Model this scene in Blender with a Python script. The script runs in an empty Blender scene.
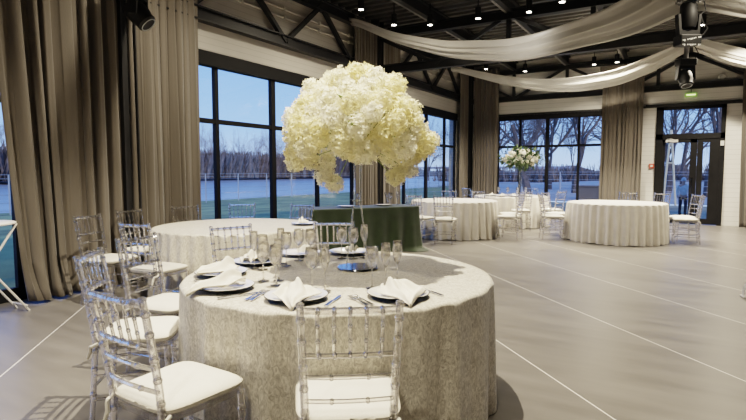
import bpy, math, random
from math import sin, cos, pi, radians as R, sqrt, atan2
from mathutils import Vector as V, Matrix

random.seed(7)
C = bpy.context.scene.collection

# ------------------------------------------------------------------ camera numbers
H = 1.38
TH = R(31.1)
FPX = 517.0
PITCH = math.atan(38.5 / FPX)
XL, YB = -6.05, 15.8          # left wall and back wall planes
XR, YR = 8.0, -4.0            # right and rear walls, out of view
ZC = 4.66                     # roof deck

# ------------------------------------------------------------------ mesh builder
class MB:
    def __init__(self):
        self.v = []; self.f = []; self.m = []; self.mi = 0
    def add(self, vs, fs):
        o = len(self.v)
        self.v += [tuple(p) for p in vs]
        for f in fs:
            self.f.append([i + o for i in f]); self.m.append(self.mi)
        return self
    def box(self, a, b):
        x0, y0, z0 = [min(a[i], b[i]) for i in range(3)]
        x1, y1, z1 = [max(a[i], b[i]) for i in range(3)]
        return self.add([(x0,y0,z0),(x1,y0,z0),(x1,y1,z0),(x0,y1,z0),(x0,y0,z1),(x1,y0,z1),(x1,y1,z1),(x0,y1,z1)],
                        [(0,3,2,1),(4,5,6,7),(0,1,5,4),(1,2,6,5),(2,3,7,6),(3,0,4,7)])
    def bar(self, p, q, w, h, up=(0,0,1)):
        p, q = V(p), V(q); d = (q - p).normalized(); u = V(up)
        if abs(d.dot(u)) > .98: u = V((1,0,0))
        s = d.cross(u).normalized() * w / 2; t = s.cross(d).normalized() * h / 2
        vs = []
        for c in (p, q):
            vs += [c - s - t, c + s - t, c + s + t, c - s + t]
        return self.add(vs, [(3,2,1,0),(4,5,6,7),(0,1,5,4),(1,2,6,5),(2,3,7,6),(3,0,4,7)])
    def ibeam(self, p, q, w, h, t=.02):
        p, q = V(p), V(q)
        for dz in (-h/2 + t/2, h/2 - t/2):
            self.bar(p + V((0,0,dz)), q + V((0,0,dz)), w, t)
        self.bar(p, q, t, h - 2*t)
        return self
    def tube(self, pts, rad, n=8, cap=True):
        pts = [V(p) for p in pts]
        rs = rad if isinstance(rad, (list, tuple)) else [rad] * len(pts)
        o = len(self.v); ref = None
        for i, p in enumerate(pts):
            d = (pts[min(i+1, len(pts)-1)] - pts[max(i-1, 0)])
            if d.length < 1e-9: d = V((0,0,1))
            d.normalize()
            if ref is None:
                ref = V((1,0,0)) if abs(d.x) < .9 else V((0,1,0))
            s = d.cross(ref)
            if s.length < 1e-6: s = d.cross(V((0,1,.3)))
            s.normalize(); t = s.cross(d); ref = d.cross(s) * -1 if False else ref
            for k in range(n):
                a = 2*pi*k/n
                self.v.append(tuple(p + (s*cos(a) + t*sin(a)) * rs[i]))
        for i in range(len(pts)-1):
            for k in range(n):
                a = o + i*n + k; b = o + i*n + (k+1) % n
                self.f.append([a, b, b+n, a+n]); self.m.append(self.mi)
        if cap:
            self.f.append([o+k for k in range(n)][::-1]); self.m.append(self.mi)
            e = o + (len(pts)-1)*n
            self.f.append([e+k for k in range(n)]); self.m.append(self.mi)
        return self
    def lathe(self, prof, n=24, c=(0,0,0), axis=None):
        o = len(self.v); c = V(c)
        for r, z in prof:
            for k in range(n):
                a = 2*pi*k/n
                p = V((r*cos(a), r*sin(a), z))
                if axis is not None: p = axis @ p
                self.v.append(tuple(c + p))
        for i in range(len(prof)-1):
            for k in range(n):
                a = o+i*n+k; b = o+i*n+(k+1) % n
                self.f.append([a, b, b+n, a+n]); self.m.append(self.mi)
        if prof[0][0] > 1e-6:
            self.f.append([o+k for k in range(n)][::-1]); self.m.append(self.mi)
        if prof[-1][0] > 1e-6:
            e = o+(len(prof)-1)*n
            self.f.append([e+k for k in range(n)]); self.m.append(self.mi)
        return self
    def grid(self, fn, nu, nv, close_u=False):
        o = len(self.v)
        for j in range(nv+1):
            for i in range(nu if close_u else nu+1):
                self.v.append(tuple(fn(i/nu, j/nv)))
        w = nu if close_u else nu+1
        for j in range(nv):
            for i in range(nu):
                a = o+j*w+i; b = o+j*w+(i+1) % w
                self.f.append([a, b, b+w, a+w]); self.m.append(self.mi)
        return self
    def build(self, name, mats, parent=None, smooth=False, angle=40):
        me = bpy.data.meshes.new(name)
        me.from_pydata(self.v, [], self.f)
        if not isinstance(mats, (list, tuple)): mats = [mats]
        for m in mats: me.materials.append(m)
        for p, mi in zip(me.polygons, self.m):
            p.material_index = min(mi, len(mats)-1)
            p.use_smooth = smooth
        me.update()
        if smooth and angle < 180:
            try: me.set_sharp_from_angle(angle=R(angle))
            except Exception: pass
        o = bpy.data.objects.new(name, me); C.objects.link(o)
        if parent is not None: o.parent = parent
        return o

def tag(o, label=None, cat=None, group=None, kind=None):
    if label: o['label'] = label
    if cat: o['category'] = cat
    if group: o['group'] = group
    if kind: o['kind'] = kind
    return o
def empty(name, loc=(0,0,0), rz=0):
    o = bpy.data.objects.new(name, None); C.objects.link(o)
    o.location = loc; o.rotation_euler = (0,0,rz); o.empty_display_size = .1
    return o
def copy_tree(o, parent=None):
    c = o.copy(); C.objects.link(c)
    if parent is not None: c.parent = parent
    for ch in list(o.children): copy_tree(ch, c)
    return c
def struct(o):
    o['kind'] = 'structure'; return o
def subsurf(o, n=1):
    m = o.modifiers.new('s', 'SUBSURF'); m.levels = n; m.render_levels = n; return o
def solidify(o, t, off=0):
    m = o.modifiers.new('t', 'SOLIDIFY'); m.thickness = t; m.offset = off; return o
def bevel(o, w, n=2):
    m = o.modifiers.new('b', 'BEVEL'); m.width = w; m.segments = n; m.limit_method = 'ANGLE'; return o

# ------------------------------------------------------------------ materials
def newmat(name):
    m = bpy.data.materials.new(name); m.use_nodes = True
    nt = m.node_tree; nt.nodes.clear()
    out = nt.nodes.new('ShaderNodeOutputMaterial')
    return m, nt, out
def node(nt, t, **kw):
    n = nt.nodes.new(t)
    for k, v in kw.items():
        if k.startswith('_'): setattr(n, k[1:], v)
        else: n.inputs[k.replace('__', ' ')].default_value = v
    return n
def L(nt, a, b): nt.links.new(a, b)
def c4(c): return (c[0], c[1], c[2], 1)
def mat(name, col, rough=.5, metal=0, var=0.0, scale=8, bump=0, bscale=60, sheen=0, emis=None, estr=0, spec=.5, aniso=None, coat=0):
    m, nt, out = newmat(name)
    b = node(nt, 'ShaderNodeBsdfPrincipled')
    b.inputs['Base Color'].default_value = c4(col)
    b.inputs['Roughness'].default_value = rough
    b.inputs['Metallic'].default_value = metal
    b.inputs['Specular IOR Level'].default_value = spec
    b.inputs['Sheen Weight'].default_value = sheen
    b.inputs['Coat Weight'].default_value = coat
    if emis:
        b.inputs['Emission Color'].default_value = c4(emis); b.inputs['Emission Strength'].default_value = estr
    L(nt, b.outputs[0], out.inputs[0])
    tc = node(nt, 'ShaderNodeTexCoord')
    src = tc.outputs['Object']
    if aniso:
        mp = node(nt, 'ShaderNodeMapping'); mp.inputs['Scale'].default_value = aniso
        L(nt, src, mp.inputs[0]); src = mp.outputs[0]
    if var:
        n = node(nt, 'ShaderNodeTexNoise'); n.inputs['Scale'].default_value = scale; n.inputs['Detail'].default_value = 5
        L(nt, src, n.inputs['Vector'])
        r = node(nt, 'ShaderNodeValToRGB')
        lo = [max(0, x*(1-var)) for x in col]; hi = [min(1, x*(1+var)) for x in col]
        r.color_ramp.elements[0].position = .3; r.color_ramp.elements[1].position = .7
        r.color_ramp.elements[0].color = c4(lo); r.color_ramp.elements[1].color = c4(hi)
        L(nt, n.outputs['Fac'], r.inputs[0]); L(nt, r.outputs[0], b.inputs['Base Color'])
    if bump:
        n2 = node(nt, 'ShaderNodeTexNoise'); n2.inputs['Scale'].default_value = bscale; n2.inputs['Detail'].default_value = 3
        L(nt, src, n2.inputs['Vector'])
        bp = node(nt, 'ShaderNodeBump'); bp.inputs['Strength'].default_value = bump; bp.inputs['Distance'].default_value = .01
        L(nt, n2.outputs['Fac'], bp.inputs['Height']); L(nt, bp.outputs[0], b.inputs['Normal'])
    return m

def math_n(nt, op, a, b=None):
    n = nt.nodes.new('ShaderNodeMath'); n.operation = op
    for i, x in enumerate((a, b)):
        if x is None: continue
        if isinstance(x, (int, float)): n.inputs[i].default_value = x
        else: L(nt, x, n.inputs[i])
    return n.outputs[0]

def clear_mat(name, tint, milk=.08, milkcol=(.85,.86,.92), ior=1.45, rough=.04, gl=1.0, refr=0):
    """clear solid: see-through with fresnel highlights and a little milkiness at the edges"""
    m, nt, out = newmat(name)
    tr = node(nt, 'ShaderNodeBsdfTransparent'); tr.inputs[0].default_value = c4(tint)
    g = node(nt, 'ShaderNodeBsdfGlossy'); g.inputs['Roughness'].default_value = rough; g.inputs['Color'].default_value = (gl,gl,gl,1)
    d = node(nt, 'ShaderNodeBsdfDiffuse'); d.inputs[0].default_value = c4(milkcol)
    t = node(nt, 'ShaderNodeBsdfTranslucent'); t.inputs[0].default_value = c4(milkcol)
    dt = node(nt, 'ShaderNodeMixShader'); dt.inputs[0].default_value = .5
    L(nt, d.outputs[0], dt.inputs[1]); L(nt, t.outputs[0], dt.inputs[2])
    lw = node(nt, 'ShaderNodeLayerWeight'); lw.inputs['Blend'].default_value = .5
    mr = node(nt, 'ShaderNodeMapRange'); mr.inputs['To Min'].default_value = milk*.6; mr.inputs['To Max'].default_value = min(1, milk*3)
    L(nt, lw.outputs['Facing'], mr.inputs[0])
    m1 = node(nt, 'ShaderNodeMixShader'); L(nt, mr.outputs[0], m1.inputs[0]); L(nt, tr.outputs[0], m1.inputs[1]); L(nt, dt.outputs[0], m1.inputs[2])
    f0 = ((ior-1)/(ior+1))**2
    fr = math_n(nt, 'ADD', math_n(nt, 'MULTIPLY', math_n(nt, 'POWER', lw.outputs['Facing'], 4.0), (1-f0)*.9), f0)
    m2 = node(nt, 'ShaderNodeMixShader'); L(nt, fr, m2.inputs[0]); L(nt, m1.outputs[0], m2.inputs[1]); L(nt, g.outputs[0], m2.inputs[2])
    res = m2.outputs[0]
    if refr:
        gb = node(nt, 'ShaderNodeBsdfGlass'); gb.inputs['IOR'].default_value = 1.49; gb.inputs['Roughness'].default_value = 0; gb.inputs['Color'].default_value = (.98,.96,.92,1)
        m3 = node(nt, 'ShaderNodeMixShader'); m3.inputs[0].default_value = refr
        L(nt, res, m3.inputs[1]); L(nt, gb.outputs[0], m3.inputs[2]); res = m3.outputs[0]
    L(nt, res, out.inputs[0])
    return m

def floor_mat():
    m, nt, out = newmat('floor_concrete')
    b = node(nt, 'ShaderNodeBsdfPrincipled'); L(nt, b.outputs[0], out.inputs[0])
    tc = node(nt, 'ShaderNodeTexCoord'); P = tc.outputs['Object']
    sx = node(nt, 'ShaderNodeSeparateXYZ'); L(nt, P, sx.inputs[0])
    s = math_n(nt, 'ADD', sx.outputs[0], sx.outputs[1])
    k = math_n(nt, 'DIVIDE', math_n(nt, 'ADD', s, -2.80 + 1.70*20), 1.70)
    fr = math_n(nt, 'FRACT', math_n(nt, 'ADD', k, .5), None)
    dist = math_n(nt, 'MULTIPLY', math_n(nt, 'ABSOLUTE', math_n(nt, 'SUBTRACT', fr, .5), None), 1.70)
    line = math_n(nt, 'LESS_THAN', dist, .0065)
    # colour: streaks stretched along the boards' direction
    mp = node(nt, 'ShaderNodeMapping'); mp.inputs['Rotation'].default_value = (0,0,R(45)); mp.inputs['Scale'].default_value = (.9, 5, 1)
    L(nt, P, mp.inputs[0])
    n1 = node(nt, 'ShaderNodeTexNoise'); n1.inputs['Scale'].default_value = 1.3; n1.inputs['Detail'].default_value = 6; L(nt, mp.outputs[0], n1.inputs['Vector'])
    n2 = node(nt, 'ShaderNodeTexNoise'); n2.inputs['Scale'].default_value = .5; n2.inputs['Detail'].default_value = 3; L(nt, P, n2.inputs['Vector'])
    ad = math_n(nt, 'ADD', math_n(nt, 'MULTIPLY', n1.outputs['Fac'], .6), math_n(nt, 'MULTIPLY', n2.outputs['Fac'], .4))
    r = node(nt, 'ShaderNodeValToRGB')
    r.color_ramp.elements[0].position = .34; r.color_ramp.elements[1].position = .68
    r.color_ramp.elements[0].color = (.150,.138,.124,1); r.color_ramp.elements[1].color = (.235,.218,.198,1)
    L(nt, ad, r.inputs[0])
    mx = node(nt, 'ShaderNodeMix', _data_type='RGBA')
    L(nt, line, mx.inputs[0]); L(nt, r.outputs[0], mx.inputs[6]); mx.inputs[7].default_value = (.78,.75,.70,1)
    L(nt, mx.outputs[2], b.inputs['Base Color'])
    rr = node(nt, 'ShaderNodeMapRange'); rr.inputs['To Min'].default_value = .26; rr.inputs['To Max'].default_value = .42
    L(nt, n1.outputs['Fac'], rr.inputs[0]); L(nt, rr.outputs[0], b.inputs['Roughness'])
    b.inputs['Specular IOR Level'].default_value = .45
    return m

def panel_mat(name, col, period=.09):
    """insulated wall panels with fine horizontal ribs"""
    m, nt, out = newmat(name)
    b = node(nt, 'ShaderNodeBsdfPrincipled'); L(nt, b.outputs[0], out.inputs[0]); b.inputs['Roughness'].default_value = .55
    tc = node(nt, 'ShaderNodeTexCoord'); sx = node(nt, 'ShaderNodeSeparateXYZ'); L(nt, tc.outputs['Object'], sx.inputs[0])
    f = math_n(nt, 'FRACT', math_n(nt, 'DIVIDE', sx.outputs[2], period), None)
    ln = math_n(nt, 'LESS_THAN', f, .10)
    n = node(nt, 'ShaderNodeTexNoise'); n.inputs['Scale'].default_value = 1.2; L(nt, tc.outputs['Object'], n.inputs['Vector'])
    r = node(nt, 'ShaderNodeValToRGB'); r.color_ramp.elements[0].position = .3; r.color_ramp.elements[1].position = .7
    r.color_ramp.elements[0].color = c4([x*.93 for x in col]); r.color_ramp.elements[1].color = c4([x*1.05 for x in col])
    L(nt, n.outputs['Fac'], r.inputs[0])
    mx = node(nt, 'ShaderNodeMix', _data_type='RGBA'); L(nt, ln, mx.inputs[0]); L(nt, r.outputs[0], mx.inputs[6]); mx.inputs[7].default_value = c4([x*.8 for x in col])
    L(nt, mx.outputs[2], b.inputs['Base Color'])
    return m

def velvet_cloth(name, lo, hi, scale=26, aniso=(1,1,.55)):
    """shimmering champagne crushed velvet: leafy light and dark nap"""
    m, nt, out = newmat(name)
    b = node(nt, 'ShaderNodeBsdfPrincipled'); L(nt, b.outputs[0], out.inputs[0])
    tc = node(nt, 'ShaderNodeTexCoord'); mp = node(nt, 'ShaderNodeMapping'); mp.inputs['Scale'].default_value = aniso
    L(nt, tc.outputs['Object'], mp.inputs[0])
    n = node(nt, 'ShaderNodeTexNoise'); n.inputs['Scale'].default_value = scale; n.inputs['Detail'].default_value = 7; n.inputs['Roughness'].default_value = .75; n.inputs['Distortion'].default_value = 1.6
    L(nt, mp.outputs[0], n.inputs['Vector'])
    r = node(nt, 'ShaderNodeValToRGB'); r.color_ramp.elements[0].position = .38; r.color_ramp.elements[1].position = .62
    r.color_ramp.elements[0].color = c4(lo); r.color_ramp.elements[1].color = c4(hi)
    L(nt, n.outputs['Fac'], r.inputs[0]); L(nt, r.outputs[0], b.inputs['Base Color'])
    b.inputs['Roughness'].default_value = .6; b.inputs['Sheen Weight'].default_value = .35; b.inputs['Sheen Roughness'].default_value = .4
    bp = node(nt, 'ShaderNodeBump'); bp.inputs['Strength'].default_value = .35; bp.inputs['Distance'].default_value = .006
    L(nt, n.outputs['Fac'], bp.inputs['Height']); L(nt, bp.outputs[0], b.inputs['Normal'])
    return m

def petal_mat(name, c0, c1):
    m, nt, out = newmat(name)
    d = node(nt, 'ShaderNodeBsdfDiffuse'); t = node(nt, 'ShaderNodeBsdfTranslucent')
    oi = node(nt, 'ShaderNodeObjectInfo')
    tc = node(nt, 'ShaderNodeTexCoord'); n = node(nt, 'ShaderNodeTexNoise'); n.inputs['Scale'].default_value = 22; L(nt, tc.outputs['Object'], n.inputs['Vector'])
    f = math_n(nt, 'ADD', math_n(nt, 'MULTIPLY', oi.outputs['Random'], .6), math_n(nt, 'MULTIPLY', n.outputs['Fac'], .4))
    r = node(nt, 'ShaderNodeValToRGB'); r.color_ramp.elements[0].position = .15; r.color_ramp.elements[1].position = .8
    r.color_ramp.elements[0].color = c4(c0); r.color_ramp.elements[1].color = c4(c1)
    L(nt, f, r.inputs[0]); L(nt, r.outputs[0], d.inputs[0]); L(nt, r.outputs[0], t.inputs[0])
    mx = node(nt, 'ShaderNodeMixShader'); mx.inputs[0].default_value = .38
    L(nt, d.outputs[0], mx.inputs[1]); L(nt, t.outputs[0], mx.inputs[2]); L(nt, mx.outputs[0], out.inputs[0])
    return m

M = {}
M['floor'] = floor_mat()
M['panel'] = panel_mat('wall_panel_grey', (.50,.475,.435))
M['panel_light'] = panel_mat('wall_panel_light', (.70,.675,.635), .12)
M['plain'] = mat('painted_wall', (.55,.53,.50), .7, var=.05, scale=2)
M['deck'] = mat('dark_roof_deck', (.085,.081,.076), .36, metal=.3, var=.25, scale=3)
M['steel'] = mat('black_steel', (.013,.013,.014), .5, var=.2, scale=6)
M['steel_grey'] = mat('grey_steel_flange', (.20,.195,.185), .5, var=.15, scale=6)
M['frame'] = mat('anthracite_frame', (.009,.009,.010), .6, var=.15, scale=5, spec=.2)
M['curtain'] = mat('taupe_velvet_curtain', (.128,.110,.089), .85, var=.10, scale=5, bump=.25, bscale=220, sheen=.25, aniso=(1,1,.12))
M['satin'] = mat('white_satin_swag', (.60,.575,.535), .30, var=.06, scale=3, sheen=.2)
M['cloth_near'] = velvet_cloth('champagne_crushed_velvet', (.36,.325,.26), (.84,.79,.68), 48)
M['cloth_mid'] = velvet_cloth('champagne_velvet_pleated', (.40,.365,.30), (.74,.70,.61), 36)
M['cloth_white'] = mat('ivory_table_cloth', (.72,.68,.61), .8, var=.06, scale=7, bump=.15, bscale=150, sheen=.15)
M['green'] = mat('forest_green_velvet', (.024,.042,.015), .8, var=.25, scale=6, sheen=.5, bump=.2, bscale=160)
M['acrylic'] = clear_mat('clear_acrylic', (.88,.88,.91), .10, (.80,.79,.80), refr=.55)
M['glass'] = clear_mat('wine_glass', (.95,.95,.945), .010, (.9,.9,.88), 1.7, .02, refr=.5)
M['stand'] = clear_mat('clear_stand', (.90,.91,.90), .14, (.85,.86,.82))
M['pane'] = clear_mat('window_glass', (.93,.95,.97), 0, (.5,.5,.5), 1.22, .0)
M['cushion'] = mat('cream_cushion_fabric', (.79,.75,.66), .85, var=.04, scale=9, bump=.15, bscale=120)
M['piping'] = mat('cream_piping', (.52,.48,.41), .85, var=.05, scale=9)
M['napkin'] = mat('ivory_napkin', (.80,.755,.66), .8, var=.05, scale=14, bump=.15, bscale=180)
M['porcelain'] = mat('white_porcelain', (.82,.80,.76), .15, var=.02, scale=5, coat=.5)
M['plate_rim'] = mat('dark_silver_rim', (.05,.052,.06), .25, metal=.6, var=.1, scale=10)
M['silver'] = mat('polished_steel_cutlery', (.55,.57,.62), .18, metal=1, var=.08, scale=20)
M['mirror'] = mat('stand_base_mirror', (.52,.57,.68), .12, metal=1, var=.05, scale=5)
M['petal'] = petal_mat('cream_hydrangea_petals', (.93,.87,.56), (.96,.94,.84))
M['rose'] = petal_mat('white_rose_petals', (.90,.85,.70), (.93,.92,.88))
M['leaf'] = mat('dark_green_leaf', (.05,.085,.028), .55, var=.3, scale=12)
M['stem'] = mat('green_stem', (.22,.30,.08), .6, var=.2, scale=15)
M['black'] = mat('black_plastic', (.006,.006,.0065), .6, var=.2, scale=10)
M['black_gloss'] = mat('black_gloss', (.006,.006,.008), .12, var=.2, scale=8)
M['lens'] = mat('fixture_lens', (.10,.11,.13), .05, metal=.7, var=.1, scale=8)
M['marks'] = mat('pale_markings', (.92,.92,.90), .5, var=.1, scale=30)
M['led'] = mat('downlight_diffuser', (1,.95,.85), .5, var=.02, emis=(1,.90,.74), estr=14)
M['white_plastic'] = mat('white_plastic', (.62,.61,.58), .4, var=.05)
M['red'] = mat('red_plastic', (.5,.06,.03), .4, var=.1)
M['exit_green'] = mat('exit_sign_case', (.10,.20,.05), .5, var=.1, emis=(.25,.4,.08), estr=.35)
M['exit_face'] = mat('exit_sign_face', (.8,.9,.4), .5, var=.02, emis=(.9,1,.45), estr=.7)
M['grass'] = mat('winter_grass', (.23,.26,.10), .9, var=.5, scale=.6, bump=.5, bscale=20)
M['terrace'] = mat('dull_winter_turf', (.27,.25,.17), .9, var=.4, scale=.8)
M['paving'] = mat('lavender_paving', (.24,.24,.30), .8, var=.12, scale=2)
M['lot'] = mat('pale_frosty_lot', (.40,.40,.41), .8, var=.15, scale=.15)
M['water'] = mat('river_water', (.34,.36,.41), .28, var=.25, scale=.25, bump=.6, bscale=2.2, aniso=(1,.35,1))
M['bank'] = mat('brown_river_bank', (.16,.13,.10), .9, var=.4, scale=.12)
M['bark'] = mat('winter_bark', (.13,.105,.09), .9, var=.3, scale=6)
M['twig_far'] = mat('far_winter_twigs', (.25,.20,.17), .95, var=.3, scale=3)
M['brush'] = mat('brown_undergrowth', (.20,.16,.135), .95, var=.4, scale=.8)
M['fence'] = mat('pale_fence_metal', (.42,.44,.46), .5, var=.1)
M['pole'] = mat('pale_timber_pole', (.75,.66,.42), .6, var=.15, scale=8)
M['white_metal'] = mat('white_painted_metal', (.72,.70,.66), .45, var=.05)
M['jacket'] = mat('pale_blue_jacket', (.62,.68,.74), .7, var=.2, scale=12)
M['trouser'] = mat('dark_trousers', (.035,.04,.06), .8, var=.2, scale=10)
M['skin'] = mat('skin', (.55,.36,.27), .55, var=.08, scale=12)
M['hat'] = mat('knit_hat', (.55,.60,.66), .9, var=.2, scale=40)
M['shoe'] = mat('dark_boot', (.02,.02,.022), .6, var=.2)
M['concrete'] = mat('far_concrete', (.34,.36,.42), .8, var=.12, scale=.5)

# ------------------------------------------------------------------ room shell
mb = MB(); mb.box((XL-.3, YR-.3, -.12), (XR+.3, YB+.3, 0)); struct(mb.build('floor', M['floor']))

# corrugated roof deck, ribs running across the hall
mb = MB(); per = .25; y = YR - .3
prof = []
while y < YB + .3:
    prof += [(y, 0), (y+.10, 0), (y+.135, .07), (y+.215, .07)]; y += per
vs = []; fs = []
for (yy, dz) in prof: vs += [(XL-.3, yy, ZC+dz), (XR+.3, yy, ZC+dz)]
for i in range(len(prof)-1): fs.append((2*i, 2*i+1, 2*i+3, 2*i+2))
mb.add(vs, fs); mb.box((XL-.3, YR-.3, ZC+.09), (XR+.3, YB+.3, ZC+.16))
struct(mb.build('ceiling', M['deck']))

ZS, ZH = .14, 2.93            # glazing sill and head
ZT = 2.13                     # transom
def wall_y(name, x, th, openings, y0, y1, m):
    """wall in the plane x with openings [(ya,yb,za,zb)]"""
    mb = MB(); cur = y0
    for (a, b, za, zb) in sorted(openings):
        mb.box((x, cur, 0), (x+th, a, ZC+.1))
        if za > 0: mb.box((x, a, 0), (x+th, b, za))
        mb.box((x, a, zb), (x+th, b, ZC+.1)); cur = b
    mb.box((x, cur, 0), (x+th, y1, ZC+.1))
    return struct(mb.build(name, m))
def wall_x(name, y, th, openings, x0, x1, m):
    mb = MB(); cur = x0
    for (a, b, za, zb) in sorted(openings):
        mb.box((cur, y, 0), (a, y+th, ZC+.1))
        if za > 0: mb.box((a, y, 0), (b, y+th, za))
        mb.box((a, y, zb), (b, y+th, ZC+.1)); cur = b
    mb.box((cur, y, 0), (x1, y+th, ZC+.1))
    return struct(mb.build(name, m))
LW = [(-2.2, 3.82, 0, 3.14), (4.12, 9.88, 0, 3.14), (10.12, 15.0, 0, 3.14)]
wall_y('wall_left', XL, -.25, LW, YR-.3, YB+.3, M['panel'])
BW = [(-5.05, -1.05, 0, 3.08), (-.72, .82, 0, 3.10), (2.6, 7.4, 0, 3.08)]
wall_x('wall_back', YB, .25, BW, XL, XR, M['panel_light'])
wall_y('wall_right', XR, .25, [], YR-.3, YB+.3, M['plain'])
wall_x('wall_rear', YR, -.25, [], XL, XR, M['plain'])

def window(name, axis, plane, a, b, mulls, z0=0.0, zs=ZS, zt=ZT, zh=ZH, z1=3.13, thick=()):
    """storefront glazing; axis 'y' = in the left wall, 'x' = in the back wall"""
    root = empty(name, (plane, a, 0) if axis == 'y' else (a, plane, 0)); struct(root)
    fr = MB(); pn = MB()
    def bx(u0, u1, za, zb, d0=-.03, d1=.03):
        if axis == 'y': return ((d0, u0-a, za), (d1, u1-a, zb))
        return ((u0-a, d0, za), (u1-a, d1, zb))
    fr.box(*bx(a, b, z0, zs)); fr.box(*bx(a, b, zh, z1, -.06, .08))
    fr.box(*bx(a, b, zt-.035, zt+.035))
    fr.box(*bx(a, a+.07, z0, z1)); fr.box(*bx(b-.07, b, z0, z1))
    for mm in mulls:
        w = .07 if mm in thick else .035
        fr.box(*bx(mm-w/2-.015, mm+w/2+.015, z0, z1, -.035, .035))
    pn.box(*bx(a+.02, b-.02, zs-.02, zh+.02, -.006, .006))
    fr.build('window_frame', M['frame'], root); pn.build('pane', M['pane'], root)
    return root
window('window_1', 'y', XL-.06, -2.2, 3.82, [-.95,.3,1.5,2.75])
window('window_2', 'y', XL-.06, 4.12, 9.88, [5.53, 6.78, 8.03, 9.25], thick=(6.78,))
window('window_3', 'y', XL-.06, 10.12, 15.0, [11.63, 12.93, 14.17], thick=(12.93,))
window('window_4', 'x', YB+.06, -5.05, -1.05, [-4.34, -3.54, -2.66, -1.85], thick=(-3.54,), z1=3.07, zs=.12)
window('window_5', 'x', YB+.06, 2.6, 7.4, [3.6, 4.8, 6.0], z1=3.07, zs=.12)

# glazed double door in the back wall
d = empty('door_1', (-.72, YB+.02, 0)); struct(d)
fr = MB()
W = 1.54
fr.box((0,-.06,0),(.17,.07,3.10)); fr.box((W-.1,-.06,0),(W,.07,3.10))
fr.box((0,-.06,2.99),(W,.07,3.10)); fr.box((0,-.06,2.22),(W,.07,2.36))
fr.build('door_frame', M['frame'], d)
lf = MB(); lf.box((.17,-.04,.02),(.235,.04,2.22)); lf.box((.80,-.04,.02),(.95,.04,2.22)); lf.box((.17,-.04,.02),(.95,.04,.16)); lf.box((.17,-.04,2.13),(.95,.04,2.22))
leaf = lf.build('door_leaf', M['frame'], d)
h = MB(); h.tube([(.86,-.05,.80),(.86,-.10,.80),(.86,-.10,1.22),(.86,-.05,1.22)], .014); h.build('door_handle', M['black_gloss'], leaf)
g = MB(); g.box((.22,-.006,.14),(.82,.006,2.15)); g.build('pane', M['pane'], leaf)
l2 = MB(); l2.box((.955,-.04,.02),(1.08,.04,2.22)); l2.box((1.22,-.04,.02),(W-.1,.04,2.22)); l2.box((1.08,-.04,.02),(1.22,.04,.16)); l2.box((1.08,-.04,2.13),(1.22,.04,2.22))
leaf2 = l2.build('narrow_door_leaf', M['frame'], d)
g = MB(); g.box((1.07,-.006,.14),(1.24,.006,2.15)); g.build('pane', M['pane'], leaf2)
g = MB(); g.box((.15,-.006,2.34),(W-.08,.006,3.0)); g.build('fanlight_pane', M['pane'], d)
dc = MB(); dc.box((.24,-.14,2.14),(.52,-.065,2.21)); dc.tube([(.46,-.10,2.20),(.36,-.24,2.225),(.28,-.08,2.23)], .011); dc.build('door_closer', M['white_plastic'], d)

# dark trim rails on the back wall either side of the door, and rail above windows
mb = MB(); mb.box((-.98, YB-.06, 3.07), (1.3, YB-.002, 3.15)); struct(mb.build('trim_1', M['steel']))
mb = MB(); mb.box((1.3, YB-.06, 3.07), (XR, YB-.002, 3.15)); struct(mb.build('trim_2', M['steel']))
mb = MB(); mb.box((XL, YB-.03, 3.07), (-.98, YB-.002, 3.12)); struct(mb.build('trim_3', M['steel']))

# ------------------------------------------------------------------ steel structure
def truss(name, p, q, zb, zt, nodes, posts, axis, wb=.14, hb=.19):
    """lattice girder: p,q = span; nodes = alternating bottom/top positions"""
    root = empty(name, (0,0,0)); struct(root)
    def P(u, z): return (u, p[1], z) if axis == 'x' else (p[0], u, z)
    a, b = (p[0], q[0]) if axis == 'x' else (p[1], q[1])
    MB().ibeam(P(a, zb), P(b, zb), wb, hb).build('bottom_chord', M['steel'], root)
    MB().ibeam(P(a, zt), P(b, zt), wb, hb).build('top_chord', M['steel'], root)
    for (u0, z0, u1, z1) in nodes:
        MB().bar(P(u0, z0), P(u1, z1), .07, .075, (1,0,0) if axis == 'y' else (0,1,0)).build('diagonal', M['steel'], root)
    for u in posts:
        MB().bar(P(u, zb), P(u, zt), .08, .08).build('post', M['steel'], root)
    return root
def zig(us, zb, zt, start_low=True):
    out = []; low = start_low
    for a, b in zip(us[:-1], us[1:]):
        out.append((a, zb if low else zt, b, zt if low else zb)); low = not low
    return out
ZBC, ZTC = 3.60, 4.47
for nm, y0 in (('wall_truss', -2.0), ('wall_truss', 4.0), ('wall_truss', 10.0)):
    us = [y0+.1, y0+.9, y0+1.95, y0+2.98, y0+4.0, y0+5.0, y0+5.9]
    truss(nm, (XL+.09, y0), (XL+.09, y0+5.78 if y0 > 9 else y0+6), ZBC, ZTC, zig(us, ZBC, ZTC, False), [], 'y')
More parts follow.
